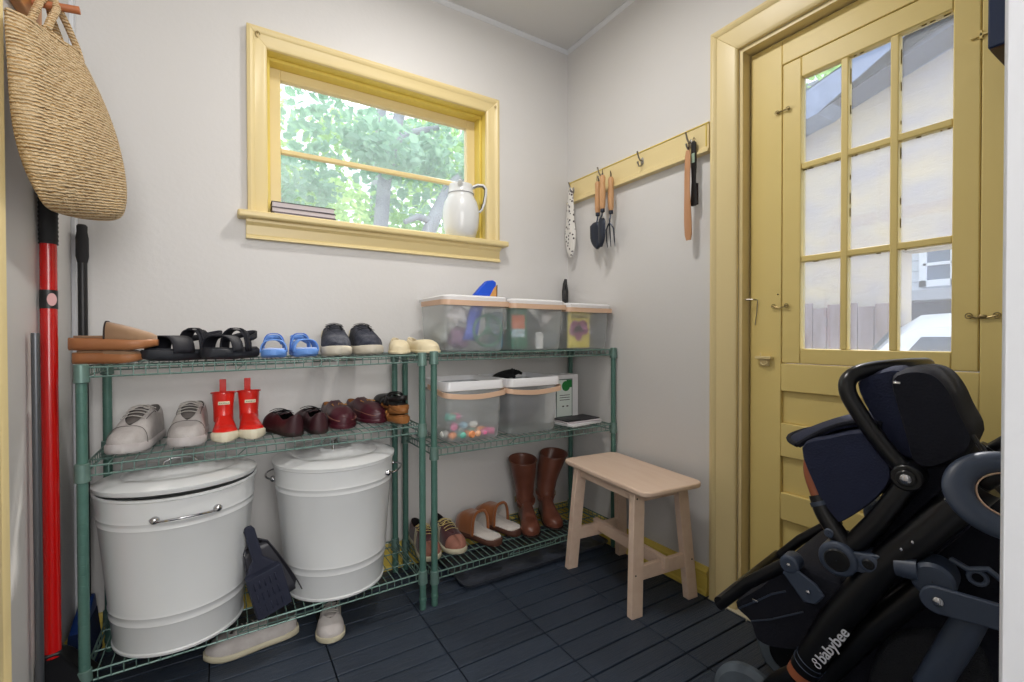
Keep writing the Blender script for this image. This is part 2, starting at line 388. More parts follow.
# hooks, turn buttons and latch on the door
def hook_and_eye(y0, y1, z, sag=.006, r=.0026):
    b = MB(); b.tube([(X0 - .006, lerp(y0, y1, t), z - sag * sin(PI * t)) for t in [k / 8 for k in range(9)]], r, 6)
    for y in (y0, y1):
        b.tube([(X0 + .0, y, z), (X0 - .012, y, z)], r * 1.1, 6)
        b.tube([(X0 - .007, y + .007 * cos(a), z + .007 * sin(a)) for a in [2 * PI * k / 10 for k in range(10)]], .0016, 5, closed=True)
    return b
dpart(hook_and_eye(-1.186, -1.140, 1.157), 'sash_hook', 'brass')
dpart(hook_and_eye(-1.188, -1.150, 1.855, .0), 'sash_hook', 'brass')
b = hook_and_eye(-1.664, -1.718, 1.102); b.ell((X0 - .007, -1.69, 1.10), (.004, .010, .006), n=6); dpart(b, 'sash_hook', 'brass')
b = MB(); b.box(X0 - .006, X0, -1.706, -1.662, 1.842, 1.850); b.box(X0 - .006, X0, -1.686, -1.68, 1.835, 1.858); dpart(b, 'turn_button', 'yellow_door', bevel=.001)
b = MB()
b.tube([(X0 - .006, -1.076, 1.185), (X0 - .02, -1.07, 1.186), (X0 - .03, -1.03, 1.187), (.012, -1.012, 1.182)], .0028, 6)
b.tube([(.003, -1.008, 1.170), (.004, -1.008, 1.195)], .004, 6)
b.tube([(X0 - .008, -1.082, 1.185), (X0 - .006, -1.078, 1.14), (X0 - .004, -1.07, 1.09)], .0015, 5)
dpart(b, 'hook_latch', 'metal')
b = MB(); b.box(X0 - .02, X0, -1.137, -1.079, .964, .974); b.box(X0 - .006, X0, -1.125, -1.09, .938, .966)
b.tube([(X0 - .012, -1.118, .962), (X0 - .014, -1.122, .948), (X0 - .012, -1.105, .940), (X0 - .01, -1.095, .95)], .0028, 6)
b.tube([(X0 - .012, -1.096, .972), (X0 - .012, -1.096, .986)], .003, 6)
dpart(b, 'door_latch', 'yellow', bevel=.001)
# grey door latch nail near the sash corner
b = MB(); b.ell((X0 - .001, -1.153, 1.20), (.002, .003, .003), n=6); dpart(b, 'nail', 'dark')

# left wall opening casing + closed door behind it
d2 = struct('door_2', (XL, -1.0, 0)); d2.matrix_world = Matrix.Translation(d2.location)
b = MB(); casing_bar(b, (XL, -.665, 0), (XL, -.665, 2.25), (0, -1, 0), (1, 0, 0), CP(.11), 0, 1)
o = b.build('casing', 'yellow', d2); o.matrix_parent_inverse = d2.matrix_world.inverted()
b = MB(); casing_bar(b, (XL, -.665, 2.25), (XL, -1.6, 2.25), (0, 0, -1), (1, 0, 0), CP(.11), 1, 1)
o = b.build('casing', 'yellow', d2); o.matrix_parent_inverse = d2.matrix_world.inverted()
b = MB(); casing_bar(b, (XL, -1.6, 2.25), (XL, -1.6, 0), (0, 1, 0), (1, 0, 0), CP(.11), 1, 0)
o = b.build('casing', 'yellow', d2); o.matrix_parent_inverse = d2.matrix_world.inverted()
b = MB(); b.box(XL + .001, XL + .01, -1.49, -.655, 0.005, 2.14)
for z0, z1 in ((.2, 1.0), (1.15, 2.0)): b.box(XL + .01, XL + .013, -1.38, -.76, z0, z1)
o = b.build('slab', 'white', d2, bevel=.002); o.matrix_parent_inverse = d2.matrix_world.inverted()
# white corner board on the left wall beside the corner
b = MB(); b.box(XL, XL + .012, -.03, 0, .113, H); b.build('trim_3', 'white', bevel=.002)['kind'] = 'structure'

# ================================================================== WIRE SHELVING
def wire_shelf(name, label, loc, Wd, D, Hp, zs, tilt):
    """origin at front-left post foot; zs = heights of the lower wires"""
    t = thing(name, label, 'shelving unit', loc)
    pr = .0125
    prof = [(.001, 0.0), (.0105, 0), (.0125, .004), (.0125, .03), (.0142, .032), (.0142, .045), (pr, .047)]
    z = .07
    while z < Hp - .03:
        prof += [(pr, z), (pr - .0005, z + .0008), (pr - .0005, z + .002), (pr, z + .0028)]; z += .0275
    prof += [(pr, Hp - .004), (pr - .004, Hp), (.001, Hp)]
    for x in (0, Wd):
        for y in (0, D):
            b = MB(); b.lathe(prof, 24, (x, y, 0)); b.build('post', 'green', t, smooth=20)
    for zi, z0 in enumerate(zs):
        b = MB(); e = .012
        T = Matrix.Translation((Wd / 2, 0, z0)) @ Matrix.Rotation(-tilt, 4, 'Y') @ Matrix.Translation((-Wd / 2, 0, 0)); b.T = T
        x0, x1, y0, y1, hz = 0, Wd, 0, D, .026
        for zz in (0, hz):
            for p, q in (((x0, y0), (x1, y0)), ((x0, y1), (x1, y1)), ((x0, y0), (x0, y1)), ((x1, y0), (x1, y1))):
                b.tube([(*p, zz), (*q, zz)], .0029, 6)
        for k in (.33, .67): b.tube([(x0, lerp(y0, y1, k), hz - .005), (x1, lerp(y0, y1, k), hz - .005)], .0026, 6)
        n = int(Wd / .0272)
        for k in range(1, n):
            x = x0 + (x1 - x0) * k / n
            b.tube([(x, y0 - .003, 0), (x, y0 - .0036, hz - .002), (x, y0 + .002, hz + .002), (x, y1, hz + .002), (x, y1 + .003, 0)], .00165, 5)
        m = int(D / .03)
        for k in range(1, m):
            y = y0 + D * k / m
            for x in (x0, x1): b.tube([(x, y, 0), (x, y, hz)], .0016, 5)
        for y in (y0, y1):      # folded truss wire under the shelf, a Z at mid span
            b.tube([(Wd * .40, y, hz), (Wd * .375, y + (.02 if y == y0 else -.02), -.002), (Wd * .62, y + (.02 if y == y0 else -.02), -.002), (Wd * .645, y, hz)], .002, 5)
        for x in (x0, x1):
            for y in (y0, y1):
                b.lathe([(.0135, -.016), (.0185, -.014), (.0168, .034), (.0135, .036)], 16, (x, y, 0))
        b.build('wire_shelf', 'wire', t)
    return t
TILT = .0125
def zl(x, lvl): return (.952, .681, .115)[lvl] + .0295 + (x + 1.03) * TILT      # top surface of the left unit
ZR = (.985, .614, .131)
unit_l = wire_shelf('wire_shelving', 'wider green wire shelving unit on the left holding shoes above two white lidded bins', (-1.995, -.385, 0), .975, .335, .968, (.946, .675, .109), TILT)
unit_r = wire_shelf('wire_shelving', 'green wire shelving unit in the room corner holding clear plastic tubs', (-.972, -.385, 0), .95, .335, .985, (.956, .585, .102), 0.0)

# ================================================================== WHITE LIDDED BINS
def white_bin(label, loc, rz, lidtilt):
    t = thing('lidded_bin', label, 'bin', loc, rz, 'white metal bins')
    b = MB(); rb, rt, h = .169, .210, .458
    R = lambda z: lerp(rb, rt, z / h)
    prof = [(.001, 0.004), (rb - .006, .004), (rb + .003, 0), (rb + .004, .006), (R(.01), .010)]
    for z in (.09, .115, .372, .392):
        prof += [(R(z - .008), z - .008), (R(z) + .0026, z), (R(z + .008), z + .008)]
    prof = sorted(prof[:5], key=lambda q: 0) + sorted(prof[5:], key=lambda q: q[1])
    prof += [(R(h - .006), h - .006), (R(h) + .004, h - .003), (R(h) + .004, h + .003), (R(h) - .001, h + .004), (R(h) - .004, h - .01), (R(.03) - .004, .03), (.001, .012)]
    b.lathe(prof, 64); b.build('body', 'enamel', t, smooth=35)
    lid = MB(); lid.T = mtx((0, 0, h + (.016 if lidtilt else .004))) @ Euler((math.radians(lidtilt), 0, 0)).to_matrix().to_4x4()
    lid.lathe([(rt - .008, -.012), (rt + .001, -.010), (rt + .005, 0), (rt + .005, .004), (rt - .004, .009), (rt - .03, .019), (rt - .055, .021), (rt - .062, .017), (.10, .024), (.093, .029), (.001, .031)], 64)
    l = lid.build('lid', 'enamel', t, smooth=35)
    k = MB(); k.T = lid.T; k.tube([(-.045, 0, .03), (-.04, 0, .046), (-.02, 0, .054), (.02, 0, .054), (.04, 0, .046), (.045, 0, .03)], .004, 8); k.build('lid_handle', 'chrome', l)
    for s in (0, PI):       # side handles: two pads and a bowed wire
        hb = MB(); A = .36; r0 = R(.415)
        pts = []
        for k in range(13):
            u = -1 + k / 6; a = -PI / 2 + s + u * A; rr = r0 + .006 + .028 * (1 - u * u) ** .5
            pts.append((rr * cos(a), rr * sin(a), 0.402 + .007 * (1 - u * u)))
        hb.tube(pts, .0036, 8)
        for u in (-1, 1):
            a = -PI / 2 + s + u * A
            hb.ell(((r0 + .006) * cos(a), (r0 + .006) * sin(a), .404), (.012, .010, .011), n=8)
            hb.ell(((r0 + .004) * cos(a + u * .035), (r0 + .004) * sin(a + u * .035), .404), (.007, .006, .006), n=6)
        hb.build('side_handle', 'chrome', t)
    return t
white_bin('left white metal bin, its lid slightly ajar, on the bottom wire shelf', (-1.785, -.256, zl(-1.785, 2) + .001), math.radians(8), -2.6)
white_bin('white metal bin on the right of the bottom shelf beside the grey dustpan, lid closed', (-1.308, -.238, zl(-1.305, 2) + .001), math.radians(68), 0)

# ================================================================== STOOL
st = thing('step_stool', 'pale wooden stool with splayed legs in front of the right shelving unit', 'stool', (-.203, -.655, 0), math.radians(-5))
def rrect(hx, hy, r, n=6):
    out = []
    for cx, cy, a0 in ((hx - r, hy - r, 0), (-hx + r, hy - r, PI / 2), (-hx + r, -hy + r, PI), (hx - r, -hy + r, 1.5 * PI)):
        for k in range(n + 1): a = a0 + PI / 2 * k / n; out.append((cx + r * cos(a), cy + r * sin(a)))
    return out
b = MB(); b.prism(rrect(.152, .274, .038), .460, .481); b.build('seat', 'pine', st, bevel=.006, seg=3)
feet = {}
for sx in (-1, 1):
    for sy in (-1, 1):
        top = Vector((sx * .112, sy * .185, .458)); ft = Vector((sx * .145, sy * .210, 0))
        feet[sx, sy] = (top, ft)
        b = MB(); hx, hy = .012, .027
        hx, hy = .0275, .0135
        hx, hy = .014, .029
        # board legs: wide across the length of the stool at the ends
        hx, hy = .026, .0145
        r0 = [ft + Vector((a * hx, c * hy, 0)) for a, c in ((-1, -1), (1, -1), (1, 1), (-1, 1))]
        r1 = [top + Vector((a * hx, c * hy, 0)) for a, c in ((-1, -1), (1, -1), (1, 1), (-1, 1))]
        b.loft([r0, r1]); l = b.build('leg', 'pine', st, bevel=.002)
        for z in (.155, .435):
            p = ft.lerp(top, z / .458); s = MB(); s.tube([p + Vector((sx * .012, sy * .0125, 0)), p + Vector((sx * .012, sy * .0152, 0))], .0035, 10)
            p2 = p + Vector((-sx * 0.004, 0, 0)); s.build('screw', 'dark', l)
for sx in (-1, 1):      # long aprons under the seat
    b = MB(); b.box(sx * .112 - .01, sx * .112 + .01, -.172, .172, .418, .4585); b.build('apron', 'pine', st, bevel=.002)
for sy in (-1, 1):
    b = MB(); b.box(-.088, .088, sy * .185 - .01, sy * .185 + .01, .418, .4585); b.build('apron', 'pine', st, bevel=.002)
    y = sy * lerp(.210, .185, .155 / .458)
    b = MB(); b.box(-.111, .111, y - .010, y + .010, .128, .182); b.build('end_rail', 'pine', st, bevel=.002)
b = MB(); b.box(-.011, .011, -.225, .225, .148, .196); b.build('stretcher', 'pine', st, bevel=.002)
# ================================================================== SHOES
PLAN = [(0, .30), (.03, .50), (.10, .66), (.2, .70), (.38, .72), (.55, .86), (.72, 1.0), (.84, .95), (.93, .74), (.98, .45), (1, .22)]
class Shoe:
    """local frame: heel at y=0, toe towards -y, z up"""
    def __init__(s, L, W, plan=PLAN, bend=.05, side=1):
        s.L, s.W, s.plan, s.bend, s.side = L, W, plan, bend, side
    def hw(s, t): return tab(s.plan, t) * s.W / 2
    def cx(s, t): return s.side * s.bend * s.W * (sin(PI * min(1, t * 1.05)) - .35 * t)
    def sole(s, b, zb, zt, grow=1.03, t0=0, t1=1, n=30, round_=.0):
        """zb, zt: functions of t"""
        rings = []
        T = [t0 + (t1 - t0) * (.5 - .5 * cos(PI * k / n)) for k in range(n + 1)]
        for t in T:
            w = s.hw(t) * grow; c = s.cx(t); y = -s.L * t; a, z = zb(t), zt(t); e = min(.25 * (z - a), w * .4)
            dy = (-.004 if t > .5 else .004) * (grow - 1) / .03 * abs(2 * t - 1) ** 4
            rings.append([(c - w + e, y + dy, a), (c + w - e, y + dy, a), (c + w, y + dy, a + e), (c + w, y + dy, z - e * .6), (c + w - e * .6, y + dy, z), (c - w + e * .6, y + dy, z), (c - w, y + dy, z - e * .6), (c - w, y + dy, a + e)])
        b.loft(rings)
    def pt(s, t, sd, a, base, h, shrink=1.0, off=0):
        """point on the upper: sd -1/+1, a = 0 base .. pi/2 ridge"""
        w = s.hw(t) * shrink + off; c = s.cx(t)
        return Vector((c + sd * w * cos(a) ** .62, -s.L * t, base + (h + off) * sin(a) ** .85))
    def upper(s, b, base, h, A, t0=0, t1=1, n=34, m=8, shrink=.98, heel=True, toe=True):
        T = [t0 + (t1 - t0) * k / n for k in range(n + 1)]
        T = [t for t in T]
        T[-1] = t1 - .0005 if t1 < 1 else .995
        def strip(sd):
            g = []
            for t in T:
                al = min(A(t), PI / 2)
                g.append([s.pt(t, sd, al * j / m, base(t), h(t), shrink) for j in range(m + 1)])
            return g
        gl, gr = strip(-1), strip(1)
        b.sheet(gl if False else [list(reversed(r)) for r in gl]); b.sheet(gr)
        if heel:
            t = T[0]; e = s.hw(t) * .12
            rows = []
            for j in range(m + 1):
                l, r = gl[0][j], gr[0][j]; rows.append([r, (l + r) / 2 + Vector((0, e, 0)), l])
            b.sheet(rows)
        if toe:
            rows = []; t = T[-1]; e = s.hw(t) * .3
            for j in range(m + 1):
                l, r = gl[-1][j], gr[-1][j]; rows.append([l, (l + r) / 2 - Vector((0, e, 0)), r])
            b.sheet(rows)
    def laces(s, b, base, h, A, ts, r=.0022, lift=.003, n=6):
        for i, t in enumerate(ts):
            a = min(A(t), PI / 2); aa = min(a, 1.25) * .92
            L_, R_ = s.pt(t, -1, aa, base(t), h(t), off=lift), s.pt(t + (.02 if i % 2 else -.02), 1, aa, base(t), h(t), off=lift)
            pts = []
            for k in range(n + 1):
                u = k / n; p = L_.lerp(R_, u); p.z += sin(PI * u) * .008 + .001; pts.append(p)
            b.tube(pts, r, 6, flat=.5)
def loops(b, c, r, sz, rnd, n=2):
    for k in range(n):
        a0 = rnd.uniform(0, PI); s = sz * rnd.uniform(.7, 1.1); dx = 1 if k % 2 else -1
        pts = [Vector(c) + Vector((dx * s * (1 - cos(a)) * .5, -s * .6 * sin(a) - s * .2 * (1 - cos(a)), .003 + s * .25 * sin(a * .5) - s * .62 * (1 - cos(a)) * .5)) for a in [2 * PI * q / 14 for q in range(14)]]
        b.tube(pts, r, 5, flat=.6)

def low_shoe(t, side, L, W, mu, ms, ml, mi, solez=.024, H=.075, toeh=.045, lacets=(.38, .44, .50, .56, .62, .67), heelh=None, tie=True, seed=1, toecap=None, stripes=None, fox=True, opening=(.30, .70), rubber_grow=1.05, dark_tongue=False, lr=.0022, seam=False):
    s = Shoe(L, W, side=side); heelh = heelh or H * .9
    top = [(0, heelh), (.12, H * .86), (.25, H * .80), (.36, H * .95), (.44, H * 1.0), (.55, H * .86), (.68, max(toeh * 1.3, H * .66)), (.80, toeh * 1.1), (.88, toeh * .96), (.94, toeh * .72), (1, toeh * .45)]
    h = lambda q: tab(top, q)
    AT = [(0, 1.12), (.1, .98), (.25, .92), (.38, .98), (.5, 1.12), (.62, 1.25), (opening[1], 1.38), (opening[1] + .05, PI / 2), (1, PI / 2)]
    A = lambda q: tab(AT, q)
    base = lambda q: solez - .006
    b = MB(); s.sole(b, lambda q: .004 * (max(0, q - .8) / .2) ** 2 * 2, lambda q: solez + .003 * (1 if q < .15 else 0) + .004 * max(0, q - .85) / .15, rubber_grow)
    b.build('sole', ms, t, smooth=50)
    b = MB(); s.upper(b, base, h, A); u = b.build('upper', [mu, mi], t, smooth=65, solid=.003, sub=1, weld=.0006)
    b = MB(); s.sole(b, lambda q: solez, lambda q: solez + .005, .92, .02, .7); b.build('insole', mi, t, smooth=50)
    if lacets:
        # tongue
        b = MB(); rows = []
        for k in range(8):
            q = lerp(.33, .72, k / 7); w = s.hw(q) * .46; z = base(q) + h(q) * (.95 if q > .36 else 1.05) - .005
            rows.append([(s.cx(q) - w, -L * q, z - .006), (s.cx(q) - w * .5, -L * q, z), (s.cx(q) + w * .5, -L * q, z), (s.cx(q) + w, -L * q, z - .006)])
        b.sheet(rows); b.build('tongue', mi if dark_tongue else mu, t, smooth=60, solid=.003, sub=1)
        b = MB(); s.laces(b, base, h, A, lacets, r=lr)
        if tie: loops(b, s.pt(.43, 1, PI / 2, base(.43), h(.43) - .012), lr * .8, .030, random.Random(seed), 3)
        b.build('laces', ml, t, smooth=60)
    if seam:
        b = MB()
        for q, lim in ((.775, 1.5),):
            b.tube([s.pt(q + .03 * cos(a) ** 2, -1, a, base(q), h(q), off=.0016) for a in [lim * j / 10 for j in range(11)]] + [s.pt(q + .03 * cos(a) ** 2, 1, a, base(q), h(q), off=.0016) for a in [lim * (10 - j) / 10 for j in range(11)]], .0011, 5)
        b.build('toe_seam', mi, t)
        for sd in (-1, 1):
            b = MB(); b.tube([s.pt(lerp(.40, .66, k / 8), sd, lerp(.75, 1.05, k / 8), base(.5), h(lerp(.40, .66, k / 8)), off=.0014) for k in range(9)], .0010, 5); b.build('side_seam', mi, t)
    if toecap:
        b = MB(); s.upper(b, base, lambda q: h(q) + .0012, lambda q: PI / 2, .80, 1, 10, 8, 1.0, heel=False); b.build('toe_cap', toecap, t, smooth=60, solid=.001)
    if stripes:
        for sd in (-1, 1):
            b = MB()
            for k in range(3):
                q = .46 + k * .055
                rows = []
                for j in range(7):
                    a = lerp(.05, .85, j / 6); qq = q - (j / 6) * .05
                    rows.append([s.pt(qq - .010, sd, a, base(qq), h(qq), off=.0022), s.pt(qq + .013, sd, a, base(qq), h(qq), off=.0022)])
                b.sheet(rows)
            b.build('side_stripes', stripes, t, smooth=60, solid=.0008)
    return s

def canvas_sneaker(loc, rz, side, label, group, seed=1, **k):
    t = thing('canvas_sneaker', label, 'shoe', loc, rz, group)
    low_shoe(t, side, .285, .104, M['canvas'], M['dirty_rubber'], M['canvas_lace'], M['canvas_in'], solez=.030, H=.110, toeh=.042, seam=True, seed=seed, dark_tongue=True, lr=.0034, **k)
    return t
M.update(
    canvas=mat('grey_canvas', (.76, .74, .73), .85, var=.6, vscale=30, rgb2=(.66, .63, .62), bump=.4, bscale=300),
    canvas_in=mat('grey_lining', (.42, .40, .39), .9), dirty_rubber=mat('off_white_rubber', (.80, .78, .78), .6, var=.6, vscale=20, rgb2=(.68, .64, .63)),
    canvas_lace=mat('pale_lace', (.80, .78, .76), .85),
    navy_mesh=mat('navy_mesh', (.14, .16, .22), .8, var=.7, vscale=60, rgb2=(.30, .31, .36), bump=.5, bscale=250), dark_lace=mat('dark_lace', (.07, .08, .11), .8),
    cream_rubber=mat('cream_rubber', (.83, .80, .74), .6, var=.5, vscale=20, rgb2=(.72, .68, .60)), dark_in=mat('dark_lining', (.10, .09, .10), .9),
    maroon=mat('maroon_suede', (.30, .13, .15), .8, var=.5, vscale=20, rgb2=(.24, .09, .12), sheen=.3), maroon_lth=mat('burgundy_leather', (.30, .10, .15), .38, var=.6, vscale=8, rgb2=(.20, .06, .10)),
    plum=mat('plum_leather', (.235, .10, .13), .45, var=.5, vscale=10, rgb2=(.17, .07, .10)),
    dusty=mat('dusty_pink_suede', (.60, .40, .34), .8, var=.4, vscale=30), cream=mat('cream_stripe', (.88, .84, .72), .7), yellow_lace=mat('pale_yellow_lace', (.88, .80, .52), .8),
    gum=mat('cream_sole', (.78, .75, .65), .6), tan_suede=mat('chestnut_suede', (.60, .34, .13), .8, var=.6, vscale=12, rgb2=(.48, .26, .10), sheen=.4, bump=.3, bscale=120),
    fleece=mat('white_fleece', (.86, .83, .80), .95, bump=1.0, bscale=160, sheen=.5), brown_sole=mat('brown_sole', (.33, .20, .15), .7),
    boot=mat('brown_leather', (.44, .26, .20), .36, var=.8, vscale=9, rgb2=(.33, .16, .11), bump=.15, bscale=30), boot_sole=mat('dark_boot_sole', (.14, .09, .08), .6),
    wedge=mat('tan_wedge_leather', (.66, .44, .28), .5, var=.7, vscale=10, rgb2=(.55, .34, .2)), taupe=mat('taupe_suede', (.56, .44, .33), .85, var=.5, vscale=14, rgb2=(.48, .36, .26), sheen=.3),
    strap=mat('black_webbing', (.085, .09, .13), .75), foam=mat('black_foam_sole', (.12, .13, .16), .7), reds=mat('red_rubber', (.87, .16, .12), .28, coat=.3), ivory=mat('ivory_sole', (.90, .87, .78), .55, var=.6, vscale=25, rgb2=(.80, .74, .62)),
    blue=mat('sky_blue_strap', (.42, .60, .88), .55), blue2=mat('deep_blue_strap', (.22, .43, .80), .5), paleblue=mat('pale_blue_footbed', (.74, .80, .92), .7),
    gold=mat('gold_thread', (.80, .58, .28), .5, .3), ochre=mat('ochre_leather', (.62, .40, .20), .55, var=.5, vscale=10), blackl=mat('black_leather', (.07, .06, .065), .45),
    creamshoe=mat('cream_leather', (.90, .85, .72), .55, var=.3, vscale=9, rgb2=(.84, .77, .62)),
)
zt = lambda x: zl(x, 0) + .0015
zm = lambda x: zl(x, 1) + .0015
# ---- grey canvas sneakers, toes to the front
canvas_sneaker((-1.868, -.045, zm(-1.87)), math.radians(-12), 1, 'worn grey canvas sneaker beside the left green post, one lace hanging down its side', 'grey canvas sneakers', 2)
canvas_sneaker((-1.742, -.035, zm(-1.75)), math.radians(-6), -1, 'worn grey canvas sneaker next to the red rain boots', 'grey canvas sneakers', 5)
# ---- dark trainers on the top shelf
def trainer(loc, rz, side, label, seed):
    t = thing('running_shoe', label, 'shoe', loc, rz, 'dark trainers on the top shelf')
    s = low_shoe(t, side, .275, .106, M['navy_mesh'], M['cream_rubber'], M['dark_lace'], M['dark_in'], solez=.034, H=.098, toeh=.044, seed=seed)
    b = MB(); rows = []
    for j in range(6):
        q = .20 + j * .012; rows.append([s.pt(q, sd_, a, .03, .085, off=.003) for sd_, a in ((-1, .35), (-1, .75))])
    b.sheet(rows); b.build('side_logo', M['cream'], t, solid=.0008)
trainer((-1.298, -.055, zt(-1.31)), math.radians(-3), 1, 'dark grey trainer with off-white sole, left one of the pair on the top shelf', 3)
trainer((-1.188, -.045, zt(-1.2)), math.radians(0), -1, 'dark grey trainer with off-white sole, right one of the pair next to the cream shoes', 4)
# ---- cream slip-ons
def cream_shoe(loc, rz, side, label):
    t = thing('cream_flat', label, 'shoe', loc, rz, 'cream flats')
    s = Shoe(.22, .086, side=side)
    b = MB(); s.sole(b, lambda q: 0, lambda q: .012, 1.04); b.build('sole', M['creamshoe'], t, smooth=50)
    h = lambda q: tab([(0, .058), (.1, .052), (.3, .042), (.55, .048), (.75, .046), (.92, .034), (1, .02)], q)
    A = lambda q: tab([(0, 1.2), (.15, 1.1), (.5, 1.05), (.62, 1.3), (.66, PI / 2), (1, PI / 2)], q)
    b = MB(); s.upper(b, lambda q: .008, h, A); b.build('upper', M['creamshoe'], t, smooth=65, solid=.003, sub=1, weld=.0006)
    b = MB(); s.sole(b, lambda q: .012, lambda q: .015, .92, .02, .7); b.build('insole', M['ochre'], t, smooth=50)
cream_shoe((-1.040, -.115, zt(-1.08)), math.radians(-12), 1, 'cream leather flat next to the dark trainers on the top shelf')
cream_shoe((-.985, -.150, zt(-.97)), math.radians(6), -1, 'cream leather flat pointing to the front at the right end of the top shelf')
# ---- burgundy sneakers with white stripes (bottom right shelf)
def striped(loc, rz, side, label, seed):
    t = thing('striped_sneaker', label, 'shoe', loc, rz, 'burgundy striped sneakers')
    low_shoe(t, side, .27, .098, M['maroon'], M['gum'], M['yellow_lace'], M['dark_in'], solez=.024, H=.088, toeh=.044, seed=seed, toecap=M['dusty'], stripes=M['cream'])
striped((-.932, -.045, ZR[2] + .0015), math.radians(-3), 1, 'burgundy suede sneaker with three cream stripes, partly behind the green posts', 6)
striped((-.826, -.045, ZR[2] + .0015), math.radians(0), -1, 'burgundy suede sneaker with pale yellow laces, between its mate and the slippers', 8)
# ---- lace-up burgundy shoes on the middle shelf, heels to the front
def plum_shoe(loc, rz, side, label, seed):
    t = thing('lace_up_shoe', label, 'shoe', loc, rz, 'plum lace-up shoes')
    low_shoe(t, side, .25, .098, M['plum'], M['boot_sole'], M['dark_lace'], M['dark_in'], solez=.014, H=.072, toeh=.050, heelh=.076, seed=seed, rubber_grow=1.0)
plum_shoe((-1.452, -.340, zm(-1.45)), math.radians(180 + 14), 1, 'plum leather lace-up shoe lying heel forward next to the red rain boots', 11)
plum_shoe((-1.378, -.345, zm(-1.39)), math.radians(180 + 6), -1, 'plum leather lace-up shoe heel forward beside the gold-lettered mules', 12)
# ---- mules
def mule(name, label, group, loc, rz, side, L, W, mu, ms, mi, t0=.42, t1=1, H=.075, toeh=.048, zb=None, ztp=None, lettering=False, rim=None, collar=None, rx=0, ry=0):
    t = thing(name, label, 'shoe', loc, rz, group)
    t.rotation_euler = (math.radians(rx), math.radians(ry), rz)
    s = Shoe(L, W, side=side); zb = zb or (lambda q: 0); ztp = ztp or (lambda q: .022)
    b = MB(); s.sole(b, zb, ztp, 1.03); b.build('sole', ms, t, smooth=50)
    b = MB(); s.sole(b, lambda q: ztp(q) - .001, lambda q: ztp(q) + .006, .95, .01, .97); b.build('footbed', mi, t, smooth=50)
    top = [(t0, H), (lerp(t0, 1, .3), H * .86), (lerp(t0, 1, .6), toeh * 1.1), (.94, toeh * .75), (1, toeh * .5)]
    h = lambda q: tab(top, q)
    b = MB(); s.upper(b, lambda q: ztp(q) - .004, h, lambda q: PI / 2, t0, t1, 20, 9, 1.0, heel=False, toe=t1 >= 1)
    b.build('upper', [mu, mi], t, smooth=65, solid=.003, sub=1, weld=.0006)
    if rim:
        b = MB(); pts = [s.pt(t0, -1, PI / 2 * k / 10, ztp(t0) - .004, h(t0)) for k in range(11)] + [s.pt(t0, 1, PI / 2 * k / 10, ztp(t0) - .004, h(t0)) for k in range(9, -1, -1)]
        b.tube(pts, rim[1], 8); b.build('collar', rim[0], t)
    if lettering:
        b = MB()
        q0 = .62; cx = s.cx(q0)
        def sp(u, v):   # surface point: u across, v along
            q = q0 + v; a = math.acos(max(-1, min(1, (abs(u) / s.hw(q)) ** (1 / .62)))); return s.pt(q, 1 if u > 0 else -1, a, ztp(q) - .004, h(q), off=.004)
        for k, st in enumerate((((-1, -1), (-1, 1), (-.4, 1)), ((-1, -1), (0, 1), (1, -1)), ((-1, 1), (-1, -1), (1, -1), (1, 1)))):
            c = (k - 1) * .017
            b.tube([sp(c + p * .006 + 1e-4, -w_ * .045) for p, w_ in st], .0016, 5)
        b.build('gold_lettering', M['gold'], t)
        b = MB(); b.tube([s.pt(q, sd, .42, ztp(q) - .004, h(q), off=.004) for sd, q in [(-1, lerp(.5, .97, k / 9)) for k in range(10)] + [(1, lerp(.97, .5, k / 9)) for k in range(10)]], .0014, 5)
        b.build('piping', M['dusty'], t)
    return t
flat = lambda q: 0
def loafer(label, loc, rz, side):
    t = mule('velvet_loafer', label, 'burgundy slip-ons', loc, rz, side, .255, .100, M['maroon_lth'], M['maroon_lth'], M['ochre'], t0=.40, H=.078, toeh=.056, ztp=lambda q: .016, lettering=True)
    s = Shoe(.255, .100, side=side); b = MB()
    s.upper(b, lambda q: .012, lambda q: tab([(0, .066), (.2, .060), (.40, .080)], q), lambda q: tab([(0, 1.15), (.2, 1.0), (.34, 1.08), (.40, 1.5)], q), 0, .405, 16, 8, 1.0, toe=False)
    b.build('heel_counter', [M['maroon_lth'], M['ochre']], t, smooth=65, solid=.003, sub=1, weld=.0006)
loafer('burgundy slip-on shoe with gold lettering, nearer the plum lace-up shoes', (-1.306, -.045, zm(-1.3)), math.radians(6), 1)
loafer('burgundy slip-on shoe with gold lettering, nearer the stacked brown sandals', (-1.203, -.010, zm(-1.2)), math.radians(14), -1)
# tan suede slippers, toes to the wall, fleece footbeds towards the room
for lb, x, sd, a in (('chestnut suede slipper with white fleece footbed, beside the striped sneakers', -.648, 1, 12), ('chestnut suede slipper with white fleece footbed, beside the tall brown boots', -.520, -1, 15)):
    mule('suede_slipper', lb, 'suede slippers', (x, -.322 if sd == 1 else -.285, ZR[2] + .0015), math.radians(180 + a), sd, .275, .124, M['tan_suede'], M['brown_sole'], M['fleece'], t0=.42, H=.100, toeh=.076, ztp=lambda q: .026, rim=(M['tan_suede'], .007))
